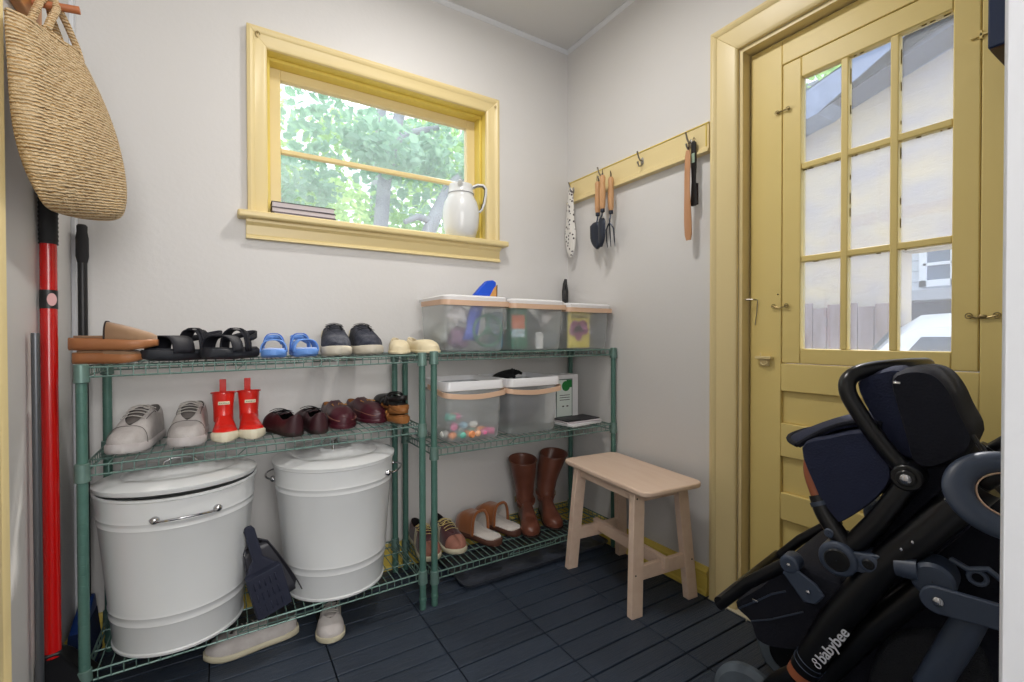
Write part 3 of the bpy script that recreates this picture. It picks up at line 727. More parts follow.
# tan wedge clogs, one stacked on the other
wz = lambda q: tab([(0, .036), (.4, .036), (.75, .032), (1, .030)], q)
wb = lambda q: tab([(0, 0), (.7, 0), (.85, .003), (1, .012)], q)
zc = zt(-1.95)
mule('wedge_clog', 'tan suede wedge clog lying under its mate at the left end of the top shelf', 'tan wedge clogs', (-2.030, -.265, zc), math.radians(82), 1, .160, .088, M['taupe'], M['wedge'], M['taupe'], t0=.45, H=.022, toeh=.016, zb=wb, ztp=lambda q: wz(q) * .92)
t_ = mule('wedge_clog', 'tan suede wedge clog stacked on top at the left end of the top shelf', 'tan wedge clogs', (-2.036, -.275, zc + .0400), math.radians(84), -1, .198, .092, M['taupe'], M['wedge'], M['taupe'], t0=.42, H=.052, toeh=.032, zb=wb, ztp=wz)
s_ = Shoe(.198, .092, side=-1); b = MB()
b.tube([s_.pt(.415, -1, PI / 2 * j / 9, .032, .052) for j in range(10)] + [s_.pt(.415, 1, PI / 2 * j / 9, .032, .052) for j in range(8, -1, -1)], .0022, 6); b.build('opening_edge', M['boot_sole'], t_)
rows = []; b = MB()
for q in (.415, .47, .52):
    rows.append([s_.pt(q, -1, PI / 2 * j / 9, .032, .038, off=.002) for j in range(10)] + [s_.pt(q, 1, PI / 2 * j / 9, .032, .038, off=.002) for j in range(8, -1, -1)])

# ---- sandals
def arc_strap(b, s, t0, t1, base, h, n=4, m=10, lift=0, a0=0):
    rows = []
    for k in range(n + 1):
        q = lerp(t0, t1, k / n); r = [s.pt(q, -1, lerp(a0, PI / 2, j / m), base, h, off=lift) for j in range(m + 1)]
        r += [s.pt(q, 1, lerp(a0, PI / 2, j / m), base, h, off=lift) for j in range(m - 1, -1, -1)]; rows.append(r)
    b.sheet(rows)
def sandal(name, label, group, loc, rz, side, L, W, msole, mstr, mstr2, mbed, thick=.03, H=.06, heelstrap=.06, kid=False):
    t = thing(name, label, 'sandal', loc, rz, group); s = Shoe(L, W, side=side)
    b = MB(); s.sole(b, lambda q: tab([(0, 0), (.8, 0), (1, .010)], q), lambda q: thick + tab([(0, .006), (.2, 0), (.5, .002), (1, .008)], q), 1.03); b.build('sole', msole, t, smooth=50)
    b = MB(); s.sole(b, lambda q: thick - .001 + tab([(0, .006), (.2, 0), (.5, .002), (1, .008)], q), lambda q: thick + .004 + tab([(0, .006), (.2, 0), (.5, .002), (1, .008)], q), .93, .01, .98); b.build('footbed', mbed, t, smooth=50)
    b = MB(); arc_strap(b, s, .56, .84, thick - .004, H * .80); b.build('toe_strap', mstr, t, smooth=60, solid=.004)
    b = MB(); arc_strap(b, s, .30, .47, thick - .004, H * 1.12); b.build('instep_strap', mstr, t, smooth=60, solid=.004)
    b = MB(); arc_strap(b, s, .37, .425, thick - .003, H * 1.14, 2, 10, .004); b.build('buckle_tab', mstr2, t, smooth=60, solid=.003)
    b = MB(); rows = []
    for zz in (0, 1):
        r = []
        for k in range(17):
            a = PI * k / 16; w = s.hw(.15) * 1.05
            q = .40 * (1 - sin(a) ** .7) + .0
            r.append((s.cx(.1) + w * cos(a) ** 1 if True else 0, -L * q + .004, thick + heelstrap * (.55 + .4 * sin(a)) + zz * .020))
        rows.append(r)
    b.sheet(rows); b.build('heel_strap', mstr, t, smooth=60, solid=.005)
    return t
for lb, x, y, sd, a in (('black strappy sandal on the top shelf, the one nearer the tan clogs', -1.678, -.125, 1, -44), ('black strappy sandal on the top shelf, the one nearer the blue sandals', -1.572, -.115, -1, -30)):
    sandal('strap_sandal', lb, 'black sandals', (x, y, zt(x)), math.radians(a), sd, .265, .104, M['foam'], M['strap'], M['strap'], M['foam'], .028, .064, .052)
for lb, x, sd, a in (('small blue child sandal next to the black sandals', -1.512, 1, -3), ('small blue child sandal next to the dark trainers', -1.432, -1, 8)):
    sandal('child_sandal', lb, 'blue child sandals', (x, -.150, zt(x)), math.radians(a), sd, .165, .080, M['blue'], M['blue'], M['blue2'], M['paleblue'], .022, .052, .040)
# brown leather slides stacked, with a black one on top
t_ = sandal('leather_slide', 'brown leather sandal at the bottom of the small stack beside the right posts', 'brown sandals', (-1.068, -.325, zm(-1.07)), math.radians(180 + 6), 1, .24, .094, M['ochre'], M['ochre'], M['gold'], M['ochre'], .022, .020, .018)
t_ = sandal('leather_slide', 'brown leather sandal with black lining, on top of the small stack beside the right posts', 'brown sandals', (-1.072, -.318, zm(-1.07) + .047), math.radians(180 + 4), -1, .24, .096, M['ochre'], M['blackl'], M['blackl'], M['blackl'], .018, .040, .024)

# ---- red rain boots
def shaft(b, rings, n=22):
    """rings: (cx, cy, z, rx, ry, tilt)"""
    out = []
    for cx, cy, z, rx, ry, tl in rings:
        out.append([(cx + rx * cos(2 * PI * k / n), cy + ry * sin(2 * PI * k / n), z + tl * sin(2 * PI * k / n)) for k in range(n)])
    b.loft(out, True, False, False)
def rain_boot(loc, rz, side, label):
    t = thing('rain_boot', label, 'boot', loc, rz, 'red rain boots')
    s = Shoe(.165, .080, side=side, bend=.03)
    b = MB(); s.sole(b, flat, lambda q: tab([(0, .020), (.5, .016), (.78, .030), (1, .032)], q), 1.05); b.build('sole', M['ivory'], t, smooth=50)
    b = MB()
    h = lambda q: tab([(0, .075), (.35, .085), (.5, .064), (.7, .040), (.9, .034), (1, .022)], q)
    s.upper(b, lambda q: .010, h, lambda q: PI / 2, 0, 1, 20, 8, 1.0)
    shaft(b, [(0, -.046, .05, .031, .042, 0), (0, -.044, .075, .030, .037, 0), (0, -.042, .10, .031, .036, 0), (0, -.041, .135, .034, .038, -.004), (0, -.041, .150, .035, .039, -.006)])
    b.build('upper', M['reds'], t, smooth=70, solid=.003, sub=1, weld=.0006)
    b = MB(); b.tube([(0.036 * cos(a), -.041 + .040 * sin(a), .150 - .006 * sin(a)) for a in [2 * PI * k / 24 for k in range(24)]], .003, 6, closed=True); b.build('rim', M['reds'], t)
    b = MB(); b.box(-.010, .010, -.003, -.0005, .125, .192); b.box(-.010, .010, -.008, -.0055, .135, .192); b.box(-.010, .010, -.008, -.0005, .190, .194)
    b.build('pull_loop', M['reds'], t, bevel=.001)
    b = MB(); b.prism([(-.017, -.0055), (.017, -.0055), (.017, .0055), (-.017, .0055)], 0, .0015, frame((0, -.0815, .118), (1, 0, 0), (0, .08, 1), (0, -1, .08)))
    lab = b.build('label_patch', M['cream'], t)
    b = MB()
    xs = -.0125
    for k, hgt in enumerate((1, .6, .6, 1, .6, .6)):
        x = xs + k * .005; b.tube([(x, -.0834, .1165), (x, -.0836, .1165 + .0035 * hgt)], .0006, 4); b.tube([(x, -.0834, .1165), (x + .003, -.0834, .117)], .0006, 4)
    b.build('lettering', M['dark'], lab)
rain_boot((-1.668, -.120, zm(-1.67)), math.radians(2), 1, 'small red rain boot with ivory sole, next to the grey canvas sneakers')
rain_boot((-1.592, -.120, zm(-1.59)), math.radians(4), -1, 'small red rain boot with ivory sole, next to the plum lace-up shoes')
# ---- tall brown boots
def tall_boot(loc, rz, side, label, lean, top=.335):
    t = thing('tall_boot', label, 'boot', loc, rz, 'tall brown boots'); s = Shoe(.27, .094, side=side)
    b = MB(); s.sole(b, lambda q: tab([(0, 0), (.28, 0), (.3, .014), (.45, .004), (.6, 0), (1, .006)], q), lambda q: tab([(0, .026), (.3, .026), (.5, .012), (1, .012)], q), 1.03); b.build('sole', M['boot_sole'], t, smooth=50)
    b = MB()
    h = lambda q: tab([(0, .10), (.35, .105), (.5, .080), (.65, .055), (.85, .044), (.95, .034), (1, .02)], q)
    s.upper(b, lambda q: .012, h, lambda q: PI / 2, 0, 1, 24, 8, 1.0)
    lx, ly = lean
    R = []
    for z, rx, ry in ((.07, .040, .056), (.10, .041, .054), (.118, .046, .058), (.13, .042, .054), (.145, .048, .058), (.165, .046, .056), (.2, .053, .062), (.25, .062, .072), (.30, .068, .078), (top, .070, .080)):
        u = (z - .07) / (top - .07); z = min(z, top); R.append((lx * u * u, -.052 + ly * u, z, rx, ry, .010 * u))
    shaft(b, R, 26); b.build('upper', M['boot'], t, smooth=70, solid=.003, sub=1, weld=.0006)
    x, y, z, rx, ry, tl = R[-1]
    b = MB(); b.tube([(x + rx * cos(a), y + ry * sin(a), z + tl * sin(a)) for a in [2 * PI * k / 28 for k in range(28)]], .0028, 6, closed=True); b.build('rim', M['boot'], t)
    b = MB(); P = [(s.cx(.2) + (.043) * cos(a), -.056 + .056 * sin(a), .108 - .02 * -sin(a)) for a in [2 * PI * k / 28 for k in range(28)]]
    b.tube(P, .006, 6, closed=True, flat=.4); st_ = b.build('ankle_strap', M['boot'], t)
    b = MB(); b.tube([(side * -.048 + 0.0, -.056 + .014 * cos(a), .108 + .014 * sin(a)) for a in [2 * PI * k / 12 for k in range(12)]], .002, 6, closed=True); b.build('buckle_ring', M['brass'], st_)
tall_boot((-.372, -.100, ZR[2] + .0015), math.radians(-24), 1, 'tall brown leather boot standing upright beside the slippers', (-.010, .0), .305)
tall_boot((-.236, -.085, ZR[2] + .0015), math.radians(-22), -1, 'tall brown leather boot leaning towards the corner, partly behind its mate', (.050, .02), .305)
# ================================================================== ON THE WALLS
# coat rail
rail = thing('coat_rail', 'yellow wooden rail with four hooks on the wall between corner and door', 'coat rail', (0, -.475, 1.845))
def rp(b, name, m, par=None, **k):
    o = b.build(name, m, par or rail, **k); return o
b = MB(); b.box(-.020, 0, -.439, .439, -.060, .060); rp(b, 'board', 'yellow', bevel=.002)
b = MB()
pr = [(.020, -.038), (.026, -.042), (.026, -.050), (.033, -.054), (.033, -.062), (.0, -.062), (.0, -.040)]
b.loft([[(-p, y, q) for p, q in pr] for y in (-.443, .443)]); rp(b, 'bottom_moulding', 'yellow', smooth=25)
b = MB()
for y0, y1, z0, z1 in ((-.439, .439, .052, .056), (-.431, -.426, -.038, .052), (.426, .431, -.038, .052)): b.box(-.0235, -.0195, y0, y1, z0, z1)
rp(b, 'edge_bead', 'yellow_dark', bevel=.001)
HK = [(-.075, 1.850), (-.305, 1.862), (-.570, 1.853), (-.832, 1.842)]
for y, z in HK:
    y_, z_ = y + .475, z - 1.845; b = MB()
    b.ell((-.0215, y_, z_), (.003, .009, .019), n=8)
    b.tube([(-.022, y_, z_ + .004), (-.034, y_, z_ + .002), (-.045, y_, z_ + .014), (-.052, y_, z_ + .034), (-.056, y_, z_ + .040)], [.0045, .004, .0036, .0034, .0046], 8)
    b.tube([(-.022, y_, z_ - .008), (-.030, y_, z_ - .022), (-.042, y_, z_ - .026), (-.050, y_, z_ - .014), (-.051, y_, z_ - .006)], [.004, .0036, .0034, .0034, .0044], 8)
    for q in (-.012, .012): b.ell((-.025, y_, z_ + q), (.0012, .0025, .0025), n=6)
    rp(b, 'coat_hook', 'metal')
# patterned cloth on the first hook
def cloth_mat():
    m = mat('spotted_cotton', (.86, .85, .83), .9); nt = m.node_tree; N = nt.nodes; L = nt.links; P = N['Principled BSDF']
    tc = N.new('ShaderNodeTexCoord'); v = N.new('ShaderNodeTexVoronoi'); v.inputs['Scale'].default_value = 55; L.new(tc.outputs['Object'], v.inputs['Vector'])
    r = N.new('ShaderNodeValToRGB'); r.color_ramp.elements[0].position = .30; r.color_ramp.elements[0].color = (*lin((.28, .25, .27)), 1); r.color_ramp.elements[1].position = .36; r.color_ramp.elements[1].color = (*lin((.87, .86, .84)), 1)
    L.new(v.outputs['Distance'], r.inputs[0]); L.new(r.outputs[0], P.inputs['Base Color']); return m
M['spotted'] = cloth_mat()
b = MB(); rings = []
for k in range(15):
    u = k / 14; z = 1.862 - .385 * u; w = tab([(0, .006), (.08, .020), (.3, .027), (.55, .030), (.65, .044), (.85, .040), (.95, .026), (1, .006)], u); d = tab([(0, .005), (.2, .012), (.6, .016), (1, .006)], u)
    rings.append([(-.050 + .002 * sin(5 * u) + d * sin(a) * (1 + .3 * cos(3 * a)), -.088 + .006 * sin(4 * u) + w * cos(a) * (1 + .10 * sin(4 * a + 6 * u)), z) for a in [2 * PI * j / 20 for j in range(20)]])
b.loft(rings)
o = b.build('oven_glove', 'spotted', smooth=70, sub=1); tag(o, 'white cotton glove with small dark spots hanging on the hook nearest the corner', 'glove')
# garden hand tools bundled on the second hook
M['ash'] = mat('ash_handle', (.80, .62, .44), .5, var=.5, vscale=10, rgb2=(.70, .50, .33), stretch=(6, 6, 1))
M['steel'] = mat('dark_tool_steel', (.20, .22, .27), .38, .6); M['leather'] = mat('brown_leather_cord', (.25, .16, .12), .7)
def tool(name, label, x, y, ztop, hl, kind, rot=0):
    t = thing(name, label, 'hand tool', (x, y, ztop), math.radians(rot), None)
    b = MB(); b.lathe([(.001, 0), (.009, -.002), (.014, -.012), (.0125, -.04), (.0150, -.08), (.0142, -hl * .85), (.0095, -hl), (.001, -hl)], 16); b.build('handle', 'ash', t)
    b = MB(); b.lathe([(.0108, -hl + .012), (.0110, -hl - .008), (.004, -hl - .012)], 12); b.build('ferrule', 'steel', t)
    b = MB(); b.tube([(0, 0, -.012), (.004, .006, .010), (0, .003, .030), (-.003, -.005, .012), (0, -.002, -.010)], .0018, 6); b.build('cord_loop', 'leather', t)
    b = MB(); z0 = -hl - .006
    b.tube([(0, 0, z0), (-.004, 0, z0 - .02), (-.012, 0, z0 - .035), (-.010, 0, z0 - .05)], .0036, 8)
    if kind == 'trowel':
        rows = []
        for k in range(10):
            u = k / 9; z = z0 - .038 - .135 * u; w = tab([(0, .024), (.1, .040), (.6, .038), (.85, .025), (1, .002)], u)
            rows.append([(-.012 - .016 * (1 - (j / 4 - 1) ** 2) + .01, w * (j / 4 - 1), z) for j in range(9)])
        b.sheet(rows)
        b.build('blade', 'steel', t, solid=.0016, smooth=60, soff=0)
    elif kind == 'fork':
        for s in (-1, 0, 1):
            b.tube([(-.010, 0, z0 - .048), (-.010, s * .012, z0 - .062), (-.008, s * .022, z0 - .080), (-.004, s * .023, z0 - .13), (.004 if s else 0, s * .022, z0 - .165)], [.0035, .0035, .0035, .003, .0012], 6)
        b.build('tines', 'steel', t)
    else:
        b.tube([(-.010, 0, z0 - .048), (-.010, .002, z0 - .09), (-.006, .004, z0 - .12)], .004, 6)
        b.box(-.008, .002, -.040, .016, z0 - .128, z0 - .118)
        b.build('hoe_blade', 'steel', t)
tool('hand_trowel', 'garden trowel with ash handle, in front in the bundle on the second hook', -.082, -.372, 1.838, .172, 'trowel', -20)
tool('garden_trowel', 'narrow garden trowel hanging behind, corner side of the tool bundle', -.050, -.302, 1.832, .165, 'trowel', 30)
tool('hand_fork', 'garden hand fork hanging on the door side of the tool bundle', -.046, -.392, 1.830, .172, 'fork', 10)
# shoehorn and brush on the fourth hook
b = MB(); rings = []
for k in range(17):
    u = k / 16; z = 1.805 - .365 * u; w = tab([(0, .008), (.05, .0125), (.45, .0125), (.8, .017), (.97, .016), (1, .010)], u)
    r = []
    for j in range(9):
        v = -1 + j / 4; r.append((-.056 - .005 * sin(PI * u * 1.0) + (.008 * max(0, u - .4)) * v * v, -.843 + w * v, z))
    rings.append(r + [(p[0] + .004, p[1], p[2]) for p in reversed(r)])
b.loft(rings); t = thing('shoehorn', 'long brown wooden shoehorn hanging on the hook next to the door', 'shoehorn', (0, 0, 0)); b.build('horn', 'lightoak', t)
t.location = (-.054, -.843, 1.81)
for c in t.children: c.matrix_parent_inverse = Matrix.Translation(t.location).inverted()
b = MB(); b.tube([(-.052, -.842, 1.80), (-.050, -.850, 1.835), (-.046, -.838, 1.835), (-.052, -.842, 1.802)], .0018, 6); o = b.build('cord_loop', 'leather', t); o.matrix_parent_inverse = Matrix.Translation(t.location).inverted()
t = thing('clothes_brush', 'black narrow brush hanging behind the shoehorn on the hook next to the door', 'brush', (-.036, -.858, 1.84)); t.scale = (1, .8, 1)
b = MB(); b.loft([[(x, s * w, z) for x, s in ((-.006, -1), (.004, -1), (.004, 1), (-.006, 1))] for z, w in ((0, .006), (-.008, .013), (-.04, .013), (-.05, .0135), (-.11, .013), (-.16, .010), (-.25, .016), (-.262, .012))]); b.build('handle', 'black', t, bevel=.002)
b = MB(); b.box(.004, .016, -.012, .012, -.255, -.17); b.build('bristles', mat('dark_bristle', (.16, .10, .10), .95, bump=1, bscale=300), t, smooth=0)
b = MB(); b.box(-.0078, -.006, -.010, .010, -.088, -.050); b.build('label_band', mat('pale_green_label', (.62, .72, .64), .6), t, smooth=0)
b = MB(); b.tube([(0, .002, -.002), (.0, .006, .008), (0, 0, .016), (0, -.006, .008), (0, -.002, -.002)], .0016, 6); b.build('cord_loop', 'leather', t)

# ---- window sill things
M['page'] = mat('page_edges', (.80, .77, .79), .85, var=.3, vscale=3, rgb2=(.72, .69, .72), bump=.4, bscale=30, stretch=(1, 1, 60))
M['cover'] = mat('dark_book_cover', (.13, .12, .14), .5); M['cover2'] = mat('grey_book_cover', (.40, .37, .40), .6)
z = 1.5305
for k, (hh, w, cov, lb, dx) in enumerate(((.013, .236, 'cover2', 'thin grey-covered book at the bottom of the stack on the window sill', .003), (.019, .242, 'cover2', 'grey-covered book in the middle of the stack on the window sill', .0), (.023, .238, 'cover', 'black-covered book on top of the stack on the window sill', -.001))):
    t = thing('book', lb, 'book', (-1.379 + dx, .044, z), math.radians(1.5 - k), 'books on the window sill')
    b = MB(); b.box(-w / 2 + .003, w / 2 - .003, -.058, .052, .0025, hh - .0025); b.build('pages', 'page', t, smooth=0)
    b = MB(); b.box(-w / 2, w / 2, -.060, .055, 0, .0024); b.box(-w / 2, w / 2, -.060, .055, hh - .0024, hh); b.box(-w / 2, w / 2, .053, .056, .002, hh - .002); b.build('cover', cov, t, smooth=0)
    z += hh + .0004
t = thing('enamel_jug', 'white enamel jug with a grey-rimmed handle on the window sill', 'jug', (-.660, .018, 1.5305), math.radians(-28)); t.scale = (1.06, 1.06, 1.08)
b = MB(); b.lathe([(.001, .004), (.052, .003), (.056, 0), (.060, .004), (.068, .012), (.080, .05), (.085, .095), (.084, .13), (.076, .165), (.064, .188), (.059, .196), (.060, .204), (.062, .206), (.060, .208), (.057, .22), (.055, .235), (.056, .243), (.053, .247), (.050, .240), (.050, .2), (.05, .19), (.001, .19)], 48)
b.build('body', 'enamel', t, smooth=50)
b = MB(); b.tube([(.060 * cos(a), .060 * sin(a), .2045) for a in [2 * PI * k / 40 for k in range(40)]], .0022, 6, closed=True); b.build('neck_band', mat('grey_band', (.60, .60, .62), .4), t)
b = MB(); b.tube([(.050, 0, .236), (.078, 0, .247), (.105, 0, .246), (.117, 0, .232), (.116, 0, .205), (.108, 0, .165), (.098, 0, .138), (.088, 0, .126), (.078, 0, .130)], [.010, .011, .010, .009, .009, .009, .009, .008, .006], 12, flat=.75); hd = b.build('handle', 'enamel', t)
for s in (-1, 1):
    b = MB(); b.tube([(.058, s * .0095, .234), (.080, s * .0098, .243), (.101, s * .0095, .241), (.111, s * .009, .230), (.110, s * .0085, .205), (.103, s * .0085, .165), (.094, s * .008, .140), (.086, s * .0075, .131)], .0018, 6); b.build('trim_line', M['cover'], hd)
b = MB(); b.tube([(0, -.050, .236), (0, -.066, .240), (0, -.074, .248)], [.014, .010, .006], 10, flat=.6); b.build('spout', 'enamel', t)

# ---- left wall: peg rack, straw bag, poles
t = thing('peg_rack', 'wooden peg rack fixed high on the left wall above the straw bag', 'peg rack', (XL, -.9, 1.86))
b = MB(); b.box(.001, .024, -.34, .505, -.028, .050); b.build('board', 'oak', t, bevel=.003)
for y in (-.18, .12, .43):
    b = MB(); b.tube([(.02, y, .016), (.112, y, .028)], [.0085, .0095], 14); b.build('peg', mat('reddish_peg', (.72, .44, .28), .45) if y == -.18 else bpy.data.materials['reddish_peg'], t)
def straw():
    m = mat('woven_straw', (.78, .64, .44), .85); nt = m.node_tree; N = nt.nodes; L = nt.links; P = N['Principled BSDF']
    tc = N.new('ShaderNodeTexCoord'); mp = N.new('ShaderNodeMapping'); mp.inputs['Rotation'].default_value = (math.radians(-13), 0, 0); L.new(tc.outputs['Object'], mp.inputs[0])
    wv = N.new('ShaderNodeTexWave'); wv.bands_direction = 'Z'; wv.inputs['Scale'].default_value = 44; wv.inputs['Distortion'].default_value = 3.2; wv.inputs['Detail'].default_value = 3; wv.inputs['Detail Scale'].default_value = 3; L.new(mp.outputs[0], wv.inputs['Vector'])
    m2 = N.new('ShaderNodeMapping'); m2.inputs['Rotation'].default_value = (math.radians(25), 0, 0); m2.inputs['Scale'].default_value = (1, 30, 140); L.new(mp.outputs[0], m2.inputs[0])
    no = N.new('ShaderNodeTexNoise'); no.inputs['Scale'].default_value = 1.4; no.inputs['Detail'].default_value = 4; L.new(m2.outputs[0], no.inputs['Vector'])
    a = N.new('ShaderNodeMath'); a.operation = 'MULTIPLY_ADD'; a.inputs[1].default_value = .45; L.new(wv.outputs['Fac'], a.inputs[0]); L.new(no.outputs[0], a.inputs[2])
    r = N.new('ShaderNodeValToRGB'); e = r.color_ramp.elements; e[0].position = .32; e[0].color = (*lin((.52, .36, .20)), 1); e[1].position = .78; e[1].color = (*lin((.90, .80, .64)), 1)
    x = e.new(.52); x.color = (*lin((.79, .63, .41)), 1)
    L.new(a.outputs[0], r.inputs[0]); L.new(r.outputs[0], P.inputs['Base Color'])
    bp = N.new('ShaderNodeBump'); bp.inputs['Strength'].default_value = 1; bp.inputs['Distance'].default_value = .008; L.new(a.outputs[0], bp.inputs['Height']); L.new(bp.outputs[0], P.inputs['Normal'])
    return m
M['straw'] = straw()
org = Vector((-2.0, -.55, 1.33)); t = thing('straw_bag', 'woven straw bag hanging from the peg rack on the left wall', 'bag', org)
ROW = [((-2.000, -.600, 1.340), (-1.945, -.400, 1.372), .020), ((-2.000, -.665, 1.362), (-1.918, -.345, 1.392), .050), ((-2.004, -.705, 1.415), (-1.910, -.325, 1.430), .075), ((-2.010, -.722, 1.50), (-1.920, -.325, 1.520), .085), ((-2.014, -.732, 1.58), (-1.932, -.335, 1.61), .075), ((-2.020, -.742, 1.65), (-1.952, -.350, 1.70), .055), ((-2.026, -.750, 1.700), (-1.990, -.395, 1.802), .034)]
b = MB(); rings = []
rd = random.Random(5)
for l, r_, th in ROW:
    l = Vector(l); r_ = Vector(r_); c = (l + r_) / 2; ax = (r_ - l) / 2; n = Vector((ax.y, -ax.x, 0)).normalized()
    rings.append([c + ax * (abs(cos(a)) ** .75 * (1 if cos(a) > 0 else -1)) + n * (th * (.34 if sin(a) > 0 else .62) * sin(a)) + n * (.004 * sin(5 * a + l.z * 20)) - org for a in [2 * PI * k / 32 for k in range(32)]])
# clamp to the wall side
rings = [[Vector((max(p.x, XL + .012 - org.x), p.y, p.z)) for p in r_] for r_ in rings]
b.loft(rings, True, True, False); body = b.build('body', 'straw', t, solid=.008, smooth=80, sub=2)
b = MB(); top = rings[-1]
b.tube([p + Vector((0, 0, .002)) for p in top], .007, 8, closed=True); b.build('rim', 'straw', t)
for s, dz in ((.0, 0), (-.03, .01)):      # two plaited handles gathered on the peg
    b = MB(); pts = [Vector(q) - org for q in ((-2.012 + s, -.60, 1.735), (-2.008 + s, -.56, 1.80), (-2.012 + s, -.49, 1.865 + dz), (-2.020 + s * .5, -.465, 1.895 + dz), (-2.006 + s, -.43, 1.862 + dz), (-1.992 + s, -.405, 1.82), (-1.985 + s, -.40, 1.79))]
    b.tube([pts[0]] + pts[1:], .008, 8); b.build('handle', 'straw', t)
b = MB()       # frayed plaited loops along the mouth
for k in range(9):
    u = k / 8; c = Vector((-2.004, -.60, 1.745)).lerp(Vector((-1.948, -.335, 1.66)), u) - org
    c.z += .035 * sin(PI * u); b.tube([c + Vector((.004 * sin(q * 2), .016 * cos(q), .016 * sin(q))) for q in [2 * PI * j / 10 for j in range(10)]], .0045, 6, closed=True)
b.build('mouth_edging', 'straw', t)

t = thing('snow_shovel', 'red-poled snow shovel with black grip leaning on the left wall', 'shovel', (-2.035, -.35, 0))
b = MB(); b.tube([(-.030, 0, 1.31), (-.027, -.018, .9), (-.018, -.058, .21)], .0178, 20); b.build('pole', 'red', t)
b = MB(); b.tube([(-.0295, 0, z) for z in [1.30 + .006 * k for k in range(36)]], [.0188 if k % 2 else .0205 for k in range(36)], 20); b.build('grip', 'rubber', t)
b = MB(); b.tube([(-.0287, -.008, 1.125), (-.0291, -.0055, 1.175)], .0185, 20); pl_ = b.build('pole_label', 'black', t)
b = MB(); b.prism([(.010 * cos(a), .017 * sin(a)) for a in [2 * PI * k / 20 for k in range(20)]], 0, .0012, frame((-.0289 + .0096, -.0068 - .0160, 1.150), (.86, .51, 0), (.0, 0, 1), (.51, -.86, 0))); b.build('label_oval', mat('pale_pink_print', (.85, .66, .66), .5), pl_)
b = MB()
b.loft([[(-.038, -.080, .225), (.002, -.080, .225), (.002, -.036, .225), (-.038, -.036, .225)], [(-.046, -.085, .17), (.006, -.035, .18), (.006, .03, .18), (-.046, .03, .18)], [(-.046, -.05, .10), (.06, -.05, .10), (.07, .03, .10), (-.046, .03, .10)]]); b.build('socket', 'black', t, bevel=.006)
b = MB(); rows = []
for k in range(7):
    z = .15 - .145 * k / 6; rows.append([(-.044 + .016 * ((j - 4) / 4) ** 2 + .02 * (k / 6), -.135 + .20 * j / 8 * 1.0, z) for j in range(9)])
b.sheet(rows); b.build('scoop', M['black'], t, solid=.004, smooth=60)
t = thing('broom_pole', 'black broom handle standing in the left corner behind the tan clogs', 'broom', (-2.052, -.058, .0))
b = MB(); b.tube([(0, 0, .19), (-.0, 0, 1.33)], .0125, 16); b.build('pole', 'black', t)
b = MB(); b.lathe([(.0128, 1.29), (.0165, 1.31), (.0165, 1.37), (.0135, 1.39), (.014, 1.408), (.010, 1.414), (.001, 1.414)], 18); b.build('end_cap', 'rubber', t)
b = MB(); b.loft([[(-.014, -.014, .2), (.02, -.014, .2), (.02, .02, .2), (-.014, .02, .2)], [(-.016, -.14, .15), (.022, -.14, .15), (.022, .03, .15), (-.016, .03, .15)]]); b.build('head', mat('blue_plastic', (.06, .22, .50), .4), t, bevel=.004)
b = MB(); b.loft([[(-.016, -.14, .15), (.022, -.14, .15), (.022, .03, .15), (-.016, .03, .15)], [(-.018, -.155, .01), (.034, -.155, .01), (.034, .04, .01), (-.018, .04, .01)]]); b.build('bristles', mat('blue_bristle', (.05, .15, .33), .9, bump=1, bscale=300), t, smooth=0)
b = MB(); b.tube([(-2.066, -.455, .012), (-2.068, -.45, 1.06)], .0085, 14); t = b.build('metal_pole', mat('dull_grey_metal', (.44, .45, .47), .35, .8)); tag(t, 'thin grey metal pole leaning on the left wall beside the red pole', 'pole')

# ---- dustpan with brush between the bins
t = thing('dustpan', 'dark grey dustpan standing between the two white bins', 'dustpan', (-1.512, -.335, zl(-1.52, 2) + .022), math.radians(18))
M['dkgrey'] = mat('dark_grey_plastic', (.25, .25, .28), .4, var=.4, vscale=8, rgb2=(.20, .20, .23)); M['navyp'] = mat('navy_brush', (.10, .12, .20), .7)
t.rotation_euler = (math.radians(-7), math.radians(-19), math.radians(8))
b = MB(); rows = []
for k in range(9):
    u = k / 8; w = lerp(.072, .040, u ** 1.6); z = .205 * u
    rows.append([(w, -.030 * (1 - u * .3) * 1.0, z), (w * 1.0, -.004, z), (w * .85, .008, z), (0, .010, z), (-w * .85, .008, z), (-w, -.004, z), (-w, -.030 * (1 - u * .3), z)])
b.sheet(rows); b.sheet([rows[-1], [(p[0] * .4, p[1] * .5, .228) for p in rows[-1]]])
b.build('pan', 'dkgrey', t, solid=.0025, smooth=40)
b = MB(); b.tube([(0, 0, .215), (-.004, -.004, .25), (-.010, -.006, .33), (-.012, -.002, .345)], [.012, .013, .014, .008], 12, flat=.5); b.build('handle', 'dkgrey', t)
t = thing('hand_brush', 'navy hand brush clipped in front of the dustpan between the bins', 'brush', (-1.536, -.378, zl(-1.56, 2) + .026), math.radians(10))
t.rotation_euler = (math.radians(-5), math.radians(-13), math.radians(12)); t.scale = (1.3, 1, .88)
b = MB(); b.loft([[(s * w, y, z) for s, y in ((-1, -.012), (1, -.012), (1, .004), (-1, .004))] for z, w in ((.012, .036), (.15, .038), (.175, .026), (.20, .012), (.31, .012), (.325, .007))]); b.build('brush_back', 'navyp', t, bevel=.004)
b = MB(); b.loft([[(s * w, y, z) for s, y in ((-1, -.046), (1, -.046), (1, -.012), (-1, -.012))] for z, w in ((.004, .040), (.158, .040))])
for k in range(5):
    for j in range(3): b.box(-.030 + .012 * k, -.026 + .012 * k, -.050, -.045, .02 + .045 * j, .05 + .045 * j)
b.build('bristles', M['navyp'], t, bevel=.002)

